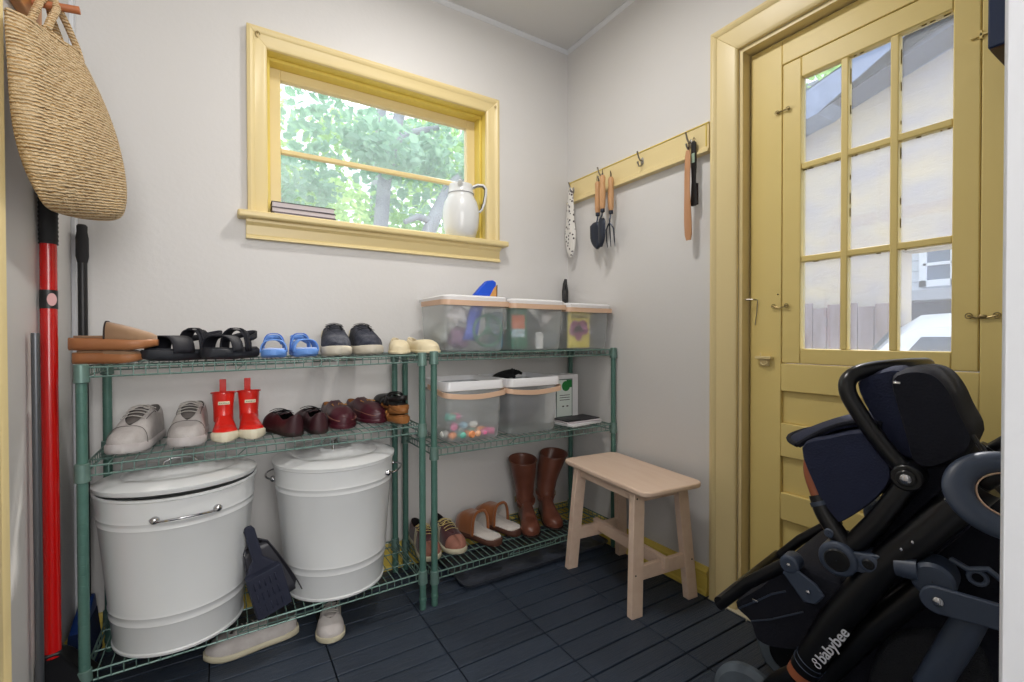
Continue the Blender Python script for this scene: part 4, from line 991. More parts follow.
# ---- shoes on the floor under the left unit, and the boot tray
t = thing('worn_slip_on', 'off-white shoe lying on the floor under the bottom shelf below the left bin', 'shoe', (-1.452, -.275, .001), math.radians(-88), 'shoes under the left shelving')
low_shoe(t, 1, .27, .10, M['canvas'], M['dusty_sole'] if 'dusty_sole' in M else M['gum'], M['canvas_lace'], M['canvas_in'], solez=.022, H=.066, toeh=.044, seed=31)
t = thing('worn_slip_on', 'pale canvas shoe with dark lining poking out under the shelf below the right bin', 'shoe', (-1.318, -.205, .001), math.radians(-12), 'shoes under the left shelving')
low_shoe(t, -1, .215, .095, M['canvas'], M['gum'], M['canvas_lace'], M['dark_in'], solez=.020, H=.060, toeh=.042, seed=33)
t = thing('boot_tray', 'shallow black boot tray on the floor under the right shelving unit', 'tray', (-.43, -.205, .0005))
tray = M['tray'] = mat('black_tray', (.23, .25, .29), .4, var=.5, vscale=6, rgb2=(.29, .31, .35), bump=.3)
b = MB(); R0 = rrect(.385, .150, .03); R1 = rrect(.398, .163, .035); R2 = rrect(.404, .169, .038); R3 = rrect(.380, .145, .028)
b.loft([[(x, y, 0) for x, y in R0], [(x, y, .022) for x, y in R1], [(x, y, .024) for x, y in R2], [(x, y, .021) for x, y in R2], [(x * .985, y * .97, .020) for x, y in R1], [(x, y, .004) for x, y in R3]]); b.build('basin', tray, t, smooth=40)
b = MB()
for k in range(7):
    for j in range(3):
        b.ell((-.31 + .103 * k, -.09 + .09 * j, .004), (.040, .034, .003), n=6)
b.build('raised_pads', tray, t); 

# ================================================================== TUBS ON THE RIGHT UNIT
M['frost'] = frosted('frosted_plastic', clear=.70)
M['lid'] = mat('white_plastic', (.90, .90, .91), .35); M['beige'] = mat('beige_plastic', (.86, .72, .61), .45)
def tub(label, x, y, z, wd, dp, ht, lid, group):
    t = thing('plastic_tub', label, 'storage tub', (x, y, z), 0, group)
    b = MB(); wb_, db = wd / 2 * .90, dp / 2 * .93; wt, dt = wd / 2, dp / 2
    def ring(a, c, zz, r=.028): return [(px, py, zz) for px, py in rrect(a, c, r, 5)]
    b.loft([ring(wb_ - .008, db - .008, 0, .022), ring(wb_, db, .010), ring(lerp(wb_, wt, .5), lerp(db, dt, .5), ht * .5), ring(wt - .002, dt - .002, ht)], True, True, False)
    b.build('body', 'frost', t, smooth=50)
    b = MB()
    if lid:
        b.loft([ring(wt, dt, ht - .006), ring(wt + .005, dt + .005, ht - .002), ring(wt + .006, dt + .006, ht + .012), ring(wt - .002, dt - .002, ht + .018), ring(wt - .02, dt - .02, ht + .021), ring(wt - .03, dt - .03, ht + .017)])
        b.build('lid', 'lid', t, smooth=40)
    else:
        b.loft([ring(wt - .001, dt - .001, ht - .036), ring(wt + .005, dt + .005, ht - .034), ring(wt + .006, dt + .006, ht), ring(wt + .004, dt + .004, ht + .003), ring(wt - .004, dt - .004, ht + .002), ring(wt - .004, dt - .004, ht - .02)], True, False, False)
        b.build('rim', 'lid', t, smooth=40)
    b = MB(); hz = ht - (.010 if lid else .028); drop = .004 if lid else .034; w2, d2_ = wt + .009, dt + .010
    def bar(pts, hh):
        rings = []
        for i, (p, n) in enumerate(pts):
            p = Vector(p); n = Vector(n); rings.append([p + n * .0 + Vector((0, 0, -hh)), p + n * .005 + Vector((0, 0, -hh)), p + n * .005 + Vector((0, 0, hh)), p + Vector((0, 0, hh))])
        b.loft(rings)
    P_ = []
    yb = 0.02 if not lid else dt * .55
    for k in range(5): u = k / 4; P_.append(((-w2, lerp(yb, -d2_ + .03, u), hz - drop * .55 * u), (-1, 0, 0)))
    for k in range(1, 5): a = PI / 2 * k / 4; P_.append(((-w2 + .03 - .03 * cos(a), -d2_ + .03 - .03 * sin(a), hz - drop * (.55 + .2 * k / 4)), (-cos(a), -sin(a), 0)))
    for k in range(1, 8): u = k / 8; P_.append(((lerp(-w2 + .03, w2 - .03, u), -d2_, hz - drop * (.75 + .25 * sin(PI * u))), (0, -1, 0)))
    for k in range(0, 5): a = PI / 2 * k / 4; P_.append(((w2 - .03 + .03 * sin(a), -d2_ + .03 - .03 * cos(a), hz - drop * (.75 - .2 * k / 4)), (sin(a), -cos(a), 0)))
    for k in range(1, 5): u = k / 4; P_.append(((w2, lerp(-d2_ + .03, yb, u), hz - drop * .55 * (1 - u)), (1, 0, 0)))
    bar(P_, .0105); b.build('handle', 'beige', t, smooth=50)
    return t
TY = -.222
tub('clear lidded tub at the left end of the top shelf, holding a green wheel toy', -.770, TY, ZR[0] + .002, .292, .29, .212, True, 'tubs on the right unit')
tub('clear lidded tub in the middle of the top shelf, holding a green box', -.456, TY, ZR[0] + .002, .288, .29, .208, True, 'tubs on the right unit')
tub('clear lidded tub in the corner of the top shelf, holding a yellow book', -.158, TY, ZR[0] + .002, .270, .29, .200, True, 'tubs on the right unit')
tub('open clear tub of pastel toys on the middle shelf behind the green posts', -.774, -.215, ZR[1] + .002, .270, .29, .246, False, 'tubs on the right unit')
tub('open clear tub with a dark glove on top, on the middle shelf', -.478, -.215, ZR[1] + .002, .275, .30, .246, False, 'tubs on the right unit')
def one(b, name, m, label, cat, group=None, **k):
    o = b.build(name, m, **k); tag(o, label, cat, group); return o
zb_ = ZR[0] + .008
SX0 = len(COL.objects)
# green wheel in the first tub
M['tgreen'] = mat('muted_green_plastic', (.26, .52, .42), .5)
t = thing('spoked_toy', 'round green spoked toy standing inside the left lidded tub', 'toy', (-.728, -.338, zb_ + .080))
b = MB(); r = .076
def yc(rr, a): return (rr * cos(a), 0, rr * sin(a))
b.tube([yc(r - .010, 2 * PI * k / 36) for k in range(36)], .010, 8, closed=True, flat=.6); b.build('tyre', 'tgreen', t)
b = MB()
for k in range(3): a = PI / 2 + 2 * PI * k / 3; b.tube([yc(.004, a), yc(.03, a), yc(r - .012, a)], [.014, .010, .015], 8, flat=.4)
b.ell((0, -.002, 0), (.018, .006, .018), n=8); b.build('spokes', 'tgreen', t)
def blob(c, r, seed=0, amp=.25, n=10):
    b = MB(); rnd = random.Random(seed); ph = [rnd.uniform(0, 6) for _ in range(6)]; R = []
    for j in range(1, n):
        a = PI * j / n - PI / 2; row = []
        for k in range(2 * n):
            th = PI * k / n; f = 1 + amp * (sin(3 * th + ph[0] + 2 * a) * .5 + sin(5 * a + ph[1] + th) * .4 + sin(7 * th + ph[2]) * .25 * cos(a))
            row.append((c[0] + r[0] * f * cos(a) * cos(th), c[1] + r[1] * f * cos(a) * sin(th), c[2] + r[2] * f * sin(a)))
        R.append(row)
    b.loft(R); return b
col = lambda n_, c, r=.6: M.setdefault(n_, mat(n_, c, r))
one(blob((-.845, -.300, zb_ + .145), (.040, .030, .036), 2, .35), 'crumpled_bag', col('crumpled_white', (.92, .90, .91)), 'crumpled white plastic bag pressed against the left lidded tub front', 'plastic bag', smooth=70)
b = MB(); b.sheet([[(-.790 + .028 * j - .05 * (k / 6), -.318 + .01 * sin(k), zb_ + .198 - .155 * k / 6) for j in range(3)] for k in range(7)]); one(b, 'blue_cloth', col('blue_cloth', (.30, .40, .85)), 'blue strip of cloth inside the left lidded tub', 'cloth', solid=.012, smooth=70)
one(blob((-.820, -.250, zb_ + .050), (.050, .060, .046), 4), 'fabric_bundle', col('mauve_cloth', (.62, .46, .62)), 'mauve bundle at the bottom of the left lidded tub', 'cloth', smooth=70)
one(blob((-.890, -.20, zb_ + .06), (.022, .07, .05), 5), 'soft_toy', col('pale_grey_cloth', (.76, .78, .78)), 'pale grey bundle at the back of the left lidded tub', 'cloth', smooth=70)
for o_ in list(COL.objects)[SX0:]:
    if not o_.parent: o_.location.x += .020
SX0 = len(COL.objects)
# middle tub
t = thing('cardboard_box', 'green and orange printed box inside the middle lidded tub', 'box', (-.553, -.290, zb_), math.radians(-12))
b = MB(); b.box(-.040, .040, -.03, .03, 0, .185); b.build('carton', col('print_green', (.16, .48, .36), .5), t, bevel=.002)
b = MB(); b.box(-.036, .026, -.0312, -.030, .09, .152); b.build('orange_panel', col('print_orange', (.88, .48, .32), .5), t, smooth=0)
b = MB(); b.box(-.036, .026, -.0312, -.030, .052, .088); b.build('pale_panel', col('print_pale', (.72, .83, .88), .5), t, smooth=0)
t = thing('bottle', 'small white bottle standing inside the middle lidded tub', 'bottle', (-.455, -.325, zb_))
b = MB(); b.lathe([(.001, 0), (.021, 0), (.021, .068), (.012, .076), (.001, .076)], 20); b.build('body', 'lid', t)
b = MB(); b.lathe([(.012, .076), (.0125, .092), (.001, .092)], 16); b.build('cap', 'black', t)
t = thing('jar', 'round grey tin inside the middle lidded tub', 'tin', (-.392, -.305, zb_)); b = MB(); b.T = mtx((0, 0, .044), (90, 0, 0)); b.lathe([(.001, -.02), (.040, -.02), (.042, -.016), (.042, .018), (.001, .02)], 28); b.build('tin_body', col('grey_tin', (.55, .58, .60), .4), t)
one(blob((-.395, -.290, zb_ + .135), (.034, .028, .030), 8, .35), 'crumpled_bag', M['crumpled_white'], 'crumpled white bag near the lid of the middle lidded tub', 'plastic bag', smooth=70)
one(blob((-.475, -.230, zb_ + .10), (.07, .05, .07), 9), 'fabric_bundle', col('grey_cloth', (.45, .47, .50)), 'grey bundle behind the bottle in the middle lidded tub', 'cloth', smooth=70)
b = MB(); b.box(-.600, -.572, -.20, -.10, zb_, zb_ + .17); one(b, 'notebook', col('sky_blue_card', (.35, .66, .82)), 'sky blue book standing at the left side of the middle lidded tub', 'book', bevel=.002)
for o_ in list(COL.objects)[SX0:]:
    if not o_.parent: o_.location.x += .024
# corner tub: yellow book
t = thing('picture_book', 'yellow picture book with purple flowers inside the corner tub', 'book', (-.205, -.342, zb_ + .001))
b = MB(); b.box(-.066, .066, 0, .010, 0, .176); b.build('cover', col('book_yellow', (.93, .86, .42), .5), t, bevel=.001)
b = MB()
for x, z, r in ((-.026, .100, .030), (.020, .104, .030), (.034, .084, .022), (-.004, .076, .030), (-.040, .078, .022), (-.006, .05, .018)):
    b.prism([(r * cos(2 * PI * k / 18), r * sin(2 * PI * k / 18)) for k in range(18)], 0, .0008 + .0001 * r * 100, frame((x, 0, z), (1, 0, 0), (0, 0, 1), (0, -1, 0)))
b.build('flower_print', col('book_purple', (.62, .30, .50), .5), t, smooth=0)
b = MB()
for k in range(9):
    x = -.050 + .0115 * k; z = .142 + .0015 * (k % 2)
    b.box(x, x + .0025, -.0008, 0, z, z + .016); b.box(x, x + .008, -.0008, 0, z + (.013 if k % 2 else 0), z + (.016 if k % 2 else .003))
    b.box(x + .006, x + .0085, -.0008, 0, z, z + .010)
b.build('title_lettering', 'dark', t, smooth=0)
one(blob((-.09, -.23, zb_ + .08), (.035, .06, .07), 12), 'fabric_bundle', col('lavender_cloth', (.66, .64, .74)), 'pale lavender bundle inside the corner tub beside the yellow book', 'cloth', smooth=70)
# pastel toys
zc_ = ZR[1] + .008; rd = random.Random(21)
PC = [('orange', (.95, .62, .42)), ('mint', (.45, .75, .68)), ('pink', (.92, .52, .68)), ('white', (.92, .92, .90)), ('peach', (.95, .74, .60)), ('pale blue', (.62, .78, .86))]
spots = [(-.868, -.330, 0), (-.832, -.338, 1), (-.795, -.336, 0), (-.760, -.338, 4), (-.722, -.334, 2), (-.690, -.320, 2), (-.885, -.29, 3), (-.845, -.29, 5), (-.80, -.285, 3), (-.755, -.285, 1), (-.71, -.28, 0), (-.86, -.325, 2), (-.815, -.32, 5), (-.77, -.325, 3), (-.87, -.315, 1), (-.84, -.31, 2), (-.875, -.30, 5), (-.85, -.30, 4)]
for k, (x, y, c) in enumerate(spots):
    lv = 0 if k < 11 else (1 if k < 14 else 2); z = zc_ + .020 + .036 * lv; cn, cc = PC[c]
    b = MB(); m_ = Matrix.Translation((x, y, z)) @ Euler((0, 0, rd.uniform(0, PI))).to_matrix().to_4x4()
    if k % 3 == 2: b.T = m_ @ mtx((0, 0, 0), (0, 90, 0)); b.lathe([(.001, -.022), (.013, -.022), (.015, -.018), (.015, .018), (.013, .022), (.001, .022)], 14)
    else: b.T = m_; b.ell((0, 0, 0), (.022, .017, .016), n=8)
    o = b.build('toy_piece', col('pastel_' + cn.replace(' ', '_'), cc)); tag(o, 'one of the small %s toy pieces heaped in the open tub' % cn, 'toy', 'small %s toy pieces in the open tub' % cn)
M['blackwool'] = mat('black_wool', (.045, .045, .055), .95, bump=.6, bscale=200)
t = thing('knit_glove', 'black knitted glove on top of the open tub on the middle shelf', 'glove', (-.53, -.18, ZR[1] + .235))
b = MB(); b.loft([[(x + r_ * .5 * cos(2 * PI * k / 14) * .4, r_ * cos(2 * PI * k / 14), z + r_ * .62 * sin(2 * PI * k / 14)) for k in range(14)] for x, z, r_ in ((-.070, -.004, .018), (-.05, .004, .034), (-.01, .014, .038), (.03, .022, .034), (.052, .026, .03))]); b.build('palm', 'blackwool', t, smooth=70, sub=1)
for k in range(4):
    b = MB(); y = -.026 + .017 * k; b.tube([(.040, y, .022), (.062, y * 1.15, .030 + .002 * k), (.078 + .004 * (k % 2), y * 1.25, .022)], [.009, .0092, .006], 8); b.build('finger', 'blackwool', t)
b = MB(); b.tube([(-.01, -.03, .012), (.012, -.050, .016), (.024, -.060, .008)], [.011, .010, .007], 8); b.build('thumb', 'blackwool', t)
one(blob((-.47, -.205, zc_ + .12), (.105, .105, .105), 14, .10, 14), 'dark_scarf', col('charcoal_knit', (.30, .30, .33), .95), 'charcoal knitted bundle filling the open tub next to the papers', 'scarf', smooth=70)
# white box and papers
t = thing('storage_box', 'white upright box with a green-framed label on the middle shelf', 'box', (-.205, -.155, ZR[1] + .002))
b = MB(); b.box(-.10, .112, -.045, .055, 0, .236); b.build('carton', 'lid', t, bevel=.002)
b = MB(); b.box(-.03, .070, -.0462, -.0450, .022, .212); b.build('label_sheet', col('pale_label', (.86, .90, .88)), t, smooth=0)
b = MB()
for x0, x1, z0, z1 in ((-.032, .072, .020, .024), (-.032, .072, .210, .214), (-.032, -.029, .02, .214), (.069, .072, .02, .214)): b.box(x0, x1, -.0472, -.0462, z0, z1)
b.build('label_border', col('teal_ink', (.10, .30, .28)), t, smooth=0)
b = MB(); b.prism([(.026 * cos(2 * PI * k / 24), .026 * sin(2 * PI * k / 24)) for k in range(24)], 0, .0012, frame((.030, -.0466, .178), (1, 0, 0), (0, 0, 1), (0, -1, 0))); b.box(.035, .068, -.0470, -.0462, .170, .209); b.build('green_logo', col('logo_green', (.10, .48, .22)), t, smooth=0)
b = MB()
for k in range(3): b.box(-.01, .055, -.0468, -.0462, .13 - .012 * k, .133 - .012 * k)
for x in (.006, .034): b.box(x, x + .012, -.0468, -.0462, .072, .078)
b.build('label_print', 'dark', t, smooth=0)
for k, (m_, lb, a, dx, dy, hh) in enumerate(((('lid'), 'white papers lying under the black magazine beside the white box', 8, 0, 0, .010), (('page'), 'grey-edged magazine between the papers and the black magazine', -4, .006, .012, .006), (('cover'), 'black magazine lying on the papers beside the white box', 3, .012, .03, .005))):
    b = MB(); b.T = mtx((-.155 + dx, -.285 + dy, ZR[1] + .002 + (0, .0105, .017)[k]), (0, 0, a)); b.box(-.115, .095, -.062, .062, 0, hh)
    if k == 2: b.box(-.09, -.03, -.06, -.01, hh, hh + .002)
    o = one(b, 'magazine' if k else 'paper_stack', m_, lb, 'magazine' if k else 'papers', None, bevel=.001)
# things on / behind the tubs
zt_ = ZR[0] + .002 + .212 + .021
t = thing('folded_pouch', 'bright blue folded pouch with tan edge on the lid of the left tub', 'pouch', (-.655, -.215, zt_ + .001), math.radians(-8))
b = MB(); out = [(-.068, 0), (.050, 0), (.052, .075), (.036, .084), (.006, .080), (-.020, .055)]
b.loft([[(x, y * 1.0 + (.012 if 0 else 0), z) for x, z in out] for y in (-.016, .016)]); b.build('body', col('bright_blue', (.04, .30, .80), .45), t, bevel=.005)
b = MB(); b.loft([[(x, y, z) for x, z in ((.014, .001), (.051, .001), (.052, .060), (.040, .048))] for y in (-.0195, .0)]); b.build('tan_side', col('tan_fabric', (.80, .58, .32)), t, bevel=.002)
b = MB(); b.tube([(.0525, -.018, .002), (.054, -.018, .062)], .0022, 6); b.build('brown_edge', 'leather', t)
t = thing('pruning_shears', 'black-handled shears standing upright behind the tubs in the corner', 'shears', (-.050, -.038, ZR[0] + .003))
for s in (-1, 1):
    b = MB(); b.tube([(s * .004, 0, .16), (s * .010, 0, .24), (s * .012, 0, .31), (s * .006, 0, .352), (s * .003 + .004, 0, .378)], [.006, .0085, .0085, .008, .005], 10); b.build('handle', 'black', t)
b = MB(); b.loft([[(-.010, -.002, .17), (.010, -.002, .17), (.010, .002, .17), (-.010, .002, .17)], [(-.012, -.002, .08), (.012, -.002, .08), (.012, .002, .08), (-.012, .002, .08)], [(-.002, -.002, .0), (.002, -.002, .0), (.002, .002, .0), (-.002, .002, .0)]]); b.build('blades', 'steel', t)
# navy box hung on the wall at the hall side of the door
t = thing('wall_cupboard', 'dark navy wall cupboard with brown underside hanging at the top right by the door', 'cupboard', (-.17, -1.90, 1.76))
t.location = (-.22, -1.974, 1.590)
b = MB(); b.box(-.21, .21, -.173, .173, .004, .42); b.build('case', col('navy_paint', (.10, .17, .30), .5), t, bevel=.003)
b = MB(); b.box(-.206, .206, -.170, .170, 0, .005); b.build('base_board', col('brown_board', (.30, .20, .10), .6), t, smooth=0)
# ================================================================== STROLLER
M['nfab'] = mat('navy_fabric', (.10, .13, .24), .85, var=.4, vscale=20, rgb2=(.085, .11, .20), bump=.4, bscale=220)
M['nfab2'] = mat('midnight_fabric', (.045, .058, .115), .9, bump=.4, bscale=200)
M['nplast'] = mat('slate_plastic', (.22, .26, .33), .42); M['btube'] = mat('black_satin_tube', (.06, .062, .075), .28, .2)
M['tanlea'] = mat('tan_leather_grip', (.60, .34, .22), .45); M['tyre'] = mat('grey_tyre', (.36, .40, .44), .7, var=.5, vscale=20)
M['mesh'] = mat('mesh_fabric', (.10, .11, .14), .7, bump=1, bscale=350); M['white_print'] = mat('white_print', (.84, .85, .88), .5)
st = thing('stroller', 'navy and black folding stroller standing in front of the yellow door', 'stroller', (-.545, -1.40, 0), math.radians(9))
SW = .38
def sob(b, name, m, par=None, **k): return b.build(name, m, par or st, **k)
def slab(b, poly, d0, d1, r=.02, inset=.86):
    """rounded sideways extrusion of a (y,z) outline between d0 and d1"""
    cy = sum(p[0] for p in poly) / len(poly); cz = sum(p[1] for p in poly) / len(poly)
    # smooth the outline
    P = []
    n = len(poly)
    for i in range(n):
        a, b_, c, d = poly[i - 1], poly[i], poly[(i + 1) % n], poly[(i + 2) % n]
        for t in (0, .25, .5, .75):
            P.append(tuple(.5 * (2 * b_[k] + (c[k] - a[k]) * t + (2 * a[k] - 5 * b_[k] + 4 * c[k] - d[k]) * t * t + (3 * b_[k] - a[k] - 3 * c[k] + d[k]) * t ** 3) for k in (0, 1)))
    R = []
    for d, s in ((d0, inset), (d0 + r * .35, lerp(inset, 1, .65)), (d0 + r, 1), ((d0 + d1) / 2, 1.015), (d1 - r, 1), (d1 - r * .35, lerp(inset, 1, .65)), (d1, inset)):
        R.append([(d, cy + (y - cy) * s, cz + (z - cz) * s) for y, z in P])
    b.loft(R)
def disc(b, d0, d1, y, z, r, n=28, bev=.003):
    m = frame((0, y, z), (0, 1, 0), (0, 0, 1), (1, 0, 0)); b.lathe([(.001, d0), (r - bev, d0), (r, d0 + bev), (r, d1 - bev), (r - bev, d1), (.001, d1)], n, m=m)
# main side frames
for d, lab in ((0, 0), (SW, 1)):
    b = MB(); b.tube([(d, -.415, .775), (d, -.33, .652), (d, -.266, .562), (d, -.19, .420), (d, -.128, .275)], .031, 20, flat=None); 
    tubeo = sob(b, 'side_frame', 'btube'); 
    b = MB(); b.tube([(d, -.128, .275), (d, -.120, .256)], .0305, 20); sob(b, 'orange_joint', 'tanlea', tubeo)
    b = MB(); b.tube([(d, -.120, .256), (d + (.03 if not lab else -.03), -.06, .19), (d + (.04 if not lab else -.04), -.0, .10)], [.028, .022, .016], 16); sob(b, 'front_fork', 'btube')
    b = MB(); b.tube([(d + (.03 if not lab else -.03), -.345, .560), (d + (.03 if not lab else -.03), -.25, .42), (d + (.03 if not lab else -.03), -.15, .25)], .026, 18); sob(b, 'inner_frame', 'btube')
    b = MB(); b.tube([(d, -.315, .762), (d, -.262, .66), (d, -.205, .575)], [.019, .021, .021], 16); sob(b, 'seat_tube', 'btube')
    s = -1 if not lab else 1
    b = MB(); disc(b, d - .03, d + .03, -.312, .768, .026); disc(b, d + s * .034 - .003, d + s * .034 + .003, -.312, .768, .017); hb = sob(b, 'grip_pivot', 'btube', bevel=.001)
    b = MB(); b.ell((d + s * .038, -.312, .768), (.004, .010, .010), n=8); sob(b, 'bolt', 'chrome', hb)
    b = MB(); disc(b, d - .034, d + .034, -.198, .566, .037, 32, .006); disc(b, d - .030, d + .030, -.252, .575, .020, 24, .004)
    b.loft([[(d - .028, -.215, .548), (d + .028, -.215, .548), (d + .028, -.215, .588), (d - .028, -.215, .588)], [(d - .026, -.27, .556), (d + .026, -.27, .556), (d + .026, -.28, .600), (d - .026, -.28, .600)], [(d - .024, -.305, .585), (d + .024, -.305, .585), (d + .024, -.31, .600), (d - .024, -.31, .600)]])
    hb = sob(b, 'folding_hub', 'nplast', bevel=.003)
    b = MB(); disc(b, d + s * .034 - .004, d + s * .034 + .004, -.198, .566, .024, 28, .003); disc(b, d + s * .030 - .003, d + s * .030 + .003, -.252, .575, .011); sob(b, 'hub_cap', 'btube', hb)
    # lower bracket plate and lever
    b = MB(); m = frame((d + s * .040, -.36, .552), (0, -.98, .05), (0, .05, .98), (1, 0, 0))
    pl_ = [(.026 * cos(a), .026 * sin(a)) for a in [PI / 2 + PI * k / 12 for k in range(13)]] + [(.13, -.022), (.145, -.012), (.145, .012), (.13, .022)]
    b.prism(pl_, -.006, .006, m); hb = sob(b, 'lower_bracket', 'nplast', bevel=.003)
    b = MB(); b.ell((d + s * .049, -.362, .552), (.005, .009, .009), n=8); sob(b, 'bolt', 'chrome', hb)
    b = MB(); disc(b, d - .034, d + .034, -.352, .580, .034, 28, .006); b.tube([(d + s * .02, -.33, .59), (d + s * .02, -.295, .585)], [.022, .018], 14); sob(b, 'lower_hub', 'nplast')
    b = MB(); b.tube([(d, -.41, .545), (d, -.385, .47), (d, -.345, .36), (d, -.36, .24), (d, -.40, .10)], [.024, .026, .026, .022, .016], 16); sob(b, 'rear_leg', 'nplast')
    # rear wheel
    b = MB(); b.T = Matrix.Translation((d + s * .0, -.42, .09)); disc(b, -.018, .018, 0, 0, .09, 40, .010); wh = sob(b, 'rear_wheel', 'tyre')
    b = MB(); b.T = Matrix.Translation((d, -.42, .09)); disc(b, -.020, .020, 0, 0, .055, 28, .004); sob(b, 'wheel_hub', 'btube', wh)
    b = MB(); b.T = Matrix.Translation((d + (.045 if not lab else -.045), .012, .0925)); disc(b, -.020, .020, 0, 0, .0925, 48, .014); wh = sob(b, 'front_wheel', 'tyre')
    b = MB(); b.T = Matrix.Translation((d + (.045 if not lab else -.045), .012, .0925)); disc(b, -.022, .022, 0, 0, .055, 28, .004); sob(b, 'wheel_hub', 'btube', wh)
# rings at the top of the frames (thick rubber cup ring on the near side)
b = MB(); nrm = Vector((-.80, -.30, .50)).normalized(); ux = nrm.cross(Vector((0, 0, 1))).normalized(); uz = ux.cross(nrm)
c = Vector((-.035, -.454, .771)); R = []
NN = 48
for k in range(NN + 1):
    a = 2 * PI * k / NN; rad = ux * cos(a) * 1.16 + uz * sin(a)
    R.append([c + rad * (.0600 + .0195 * cos(q)) + nrm * (.014 * sin(q)) for q in [2 * PI * j / 14 for j in range(14)]])
b.loft(R, True, False, False); rg = sob(b, 'cup_ring', 'nplast')
b = MB(); b.loft([[c + (ux * cos(a) * 1.16 + uz * sin(a)) * (.0385) + nrm * q for a in [2 * PI * k / 40 for k in range(40)]] for q in (-.008, .004)], True, False, False); sob(b, 'inner_band', M['beige'], rg, solid=.002)
b = MB(); b.tube(spl([(0, -.41, .775), (.0, -.47, .835), (.06, -.495, .855), (.19, -.50, .86), (SW - .06, -.495, .855), (SW, -.47, .835), (SW, -.41, .775)]), .018, 14); sob(b, 'handlebar', 'btube')
# screws along the near frame
b = MB(); b.ell((-.029, -.372, .742), (.004, .006, .006), n=8); sob(b, 'bolt', 'chrome')
for y, z in ((-.322, .645), (-.168, .345), (-.305, .625)):
    b = MB(); b.ell((-.030, y, z), (.003, .003, .004), n=6); sob(b, 'rivet', 'chrome')
# logo on the near frame
def text_mesh(body, size, frm, name, m, par, ext=.0006):
    cu = bpy.data.curves.new('lettering_curve', 'FONT'); cu.body = body; cu.size = size; cu.extrude = ext; cu.resolution_u = 3; cu.offset = .0004
    o = bpy.data.objects.new('lettering_curve', cu); COL.objects.link(o)
    me = bpy.data.meshes.new_from_object(o.evaluated_get(bpy.context.evaluated_depsgraph_get()))
    bpy.data.objects.remove(o); bpy.data.curves.remove(cu)
    me.transform(frm); me.materials.clear(); me.materials.append(M[m]); me.name = name
    q = bpy.data.objects.new(name, me); COL.objects.link(q); q.parent = par; return q
dx = Vector((0, -.46, .888)).normalized(); dyv = Vector((0, .888, .46)).normalized(); dn = dx.cross(dyv)
fr = frame(Vector((-.0318, -.1615, .312)), dx, dyv, dn)
text_mesh('babybee', .031, fr @ mtx((.018, -.006, 0)), 'lettering', 'white_print', st)
b = MB()
for cx_, cy_, r in ((.006, .001, .0062), (.009, .010, .0045)):
    b.tube([fr @ Vector((cx_ + r * cos(a) * .8, cy_ + r * sin(a), .001)) for a in [2 * PI * k / 18 for k in range(18)]], .0011, 5, closed=True)
sob(b, 'bee_mark', 'white_print')
b = MB()
for y, z in ((-.135, .292), (-.141, .304)):
    b.tube([Vector((0, y, z)) + (dyv * cos(a) + Vector((1, 0, 0)) * sin(a)) * .0313 for a in [2 * PI * k / 24 for k in range(24)]], .0012, 5, closed=True)
sob(b, 'frame_line', 'nplast')
# grip bar arching over the seat
b = MB(); b.tube(spl([(0, -.312, .768), (.0, -.270, .820), (.0, -.234, .875), (.002, -.208, .925), (.018, -.208, .957), (.05, -.235, .975), (.11, -.280, .982), (.19, -.300, .982), (SW - .11, -.30, .978), (SW - .04, -.26, .955), (SW, -.235, .92), (SW, -.26, .84), (SW, -.312, .768)]), .0165, 18); sob(b, 'grip_bar', 'btube')
# canopy: bright front fold and dark rear block
b = MB(); slab(b, [(-.214, .945), (-.250, .975), (-.300, .980), (-.320, .90), (-.330, .80), (-.300, .79), (-.248, .86)], .035, SW - .04, .03, .9); cn = sob(b, 'canopy_front', 'nfab', smooth=60)
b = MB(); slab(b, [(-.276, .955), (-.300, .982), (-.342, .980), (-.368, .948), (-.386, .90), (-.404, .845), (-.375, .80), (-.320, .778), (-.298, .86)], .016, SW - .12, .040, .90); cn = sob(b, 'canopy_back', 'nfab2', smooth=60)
b = MB(); b.tube([(.033, -.285, .965), (.029, -.292, .90), (.032, -.312, .815)], .0035, 6); sob(b, 'zip', 'btube', cn)
b = MB(); b.box(.006, .012, -.296, -.284, .950, .955); sob(b, 'zip_pull', 'chrome', cn, bevel=.001)
b = MB(); b.tube([(.03, -.400, .86), (.015, -.425, .815), (.0, -.43, .79)], .006, 8, flat=.4); sob(b, 'canopy_strap', 'btube', cn)
# backrest and seat under the canopy
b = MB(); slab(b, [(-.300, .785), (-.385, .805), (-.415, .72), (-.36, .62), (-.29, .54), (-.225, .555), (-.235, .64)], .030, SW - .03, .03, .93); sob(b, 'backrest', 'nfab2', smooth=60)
# foot cover: flap and side drape
b = MB(); rows = []
for j in range(15):
    d = .030 + (SW - .06) * j / 14; e = ((d - SW / 2) / (SW / 2 - .03)); yf = -.050 - .050 * abs(e) ** 3
    rows.append([(d, lerp(yf, -.262, u), .800 + .062 * sin(PI * .55 * u) - .012 * (1 - u) ** 3 ) for u in [k / 12 for k in range(13)]])
b.sheet(rows); fl = sob(b, 'foot_cover', 'nfab', solid=.010, smooth=70)
b = MB(); b.tube([r[0] for r in rows], .006, 8); b.tube(rows[0], .0055, 8); sob(b, 'piping', 'nfab2', fl)
b = MB(); slab(b, [(-.118, .790), (-.175, .825), (-.250, .845), (-.285, .775), (-.265, .715), (-.200, .640), (-.172, .632), (-.152, .69)], -.004, SW - .022, .02, .95); sob(b, 'seat_side', 'nfab', smooth=60)
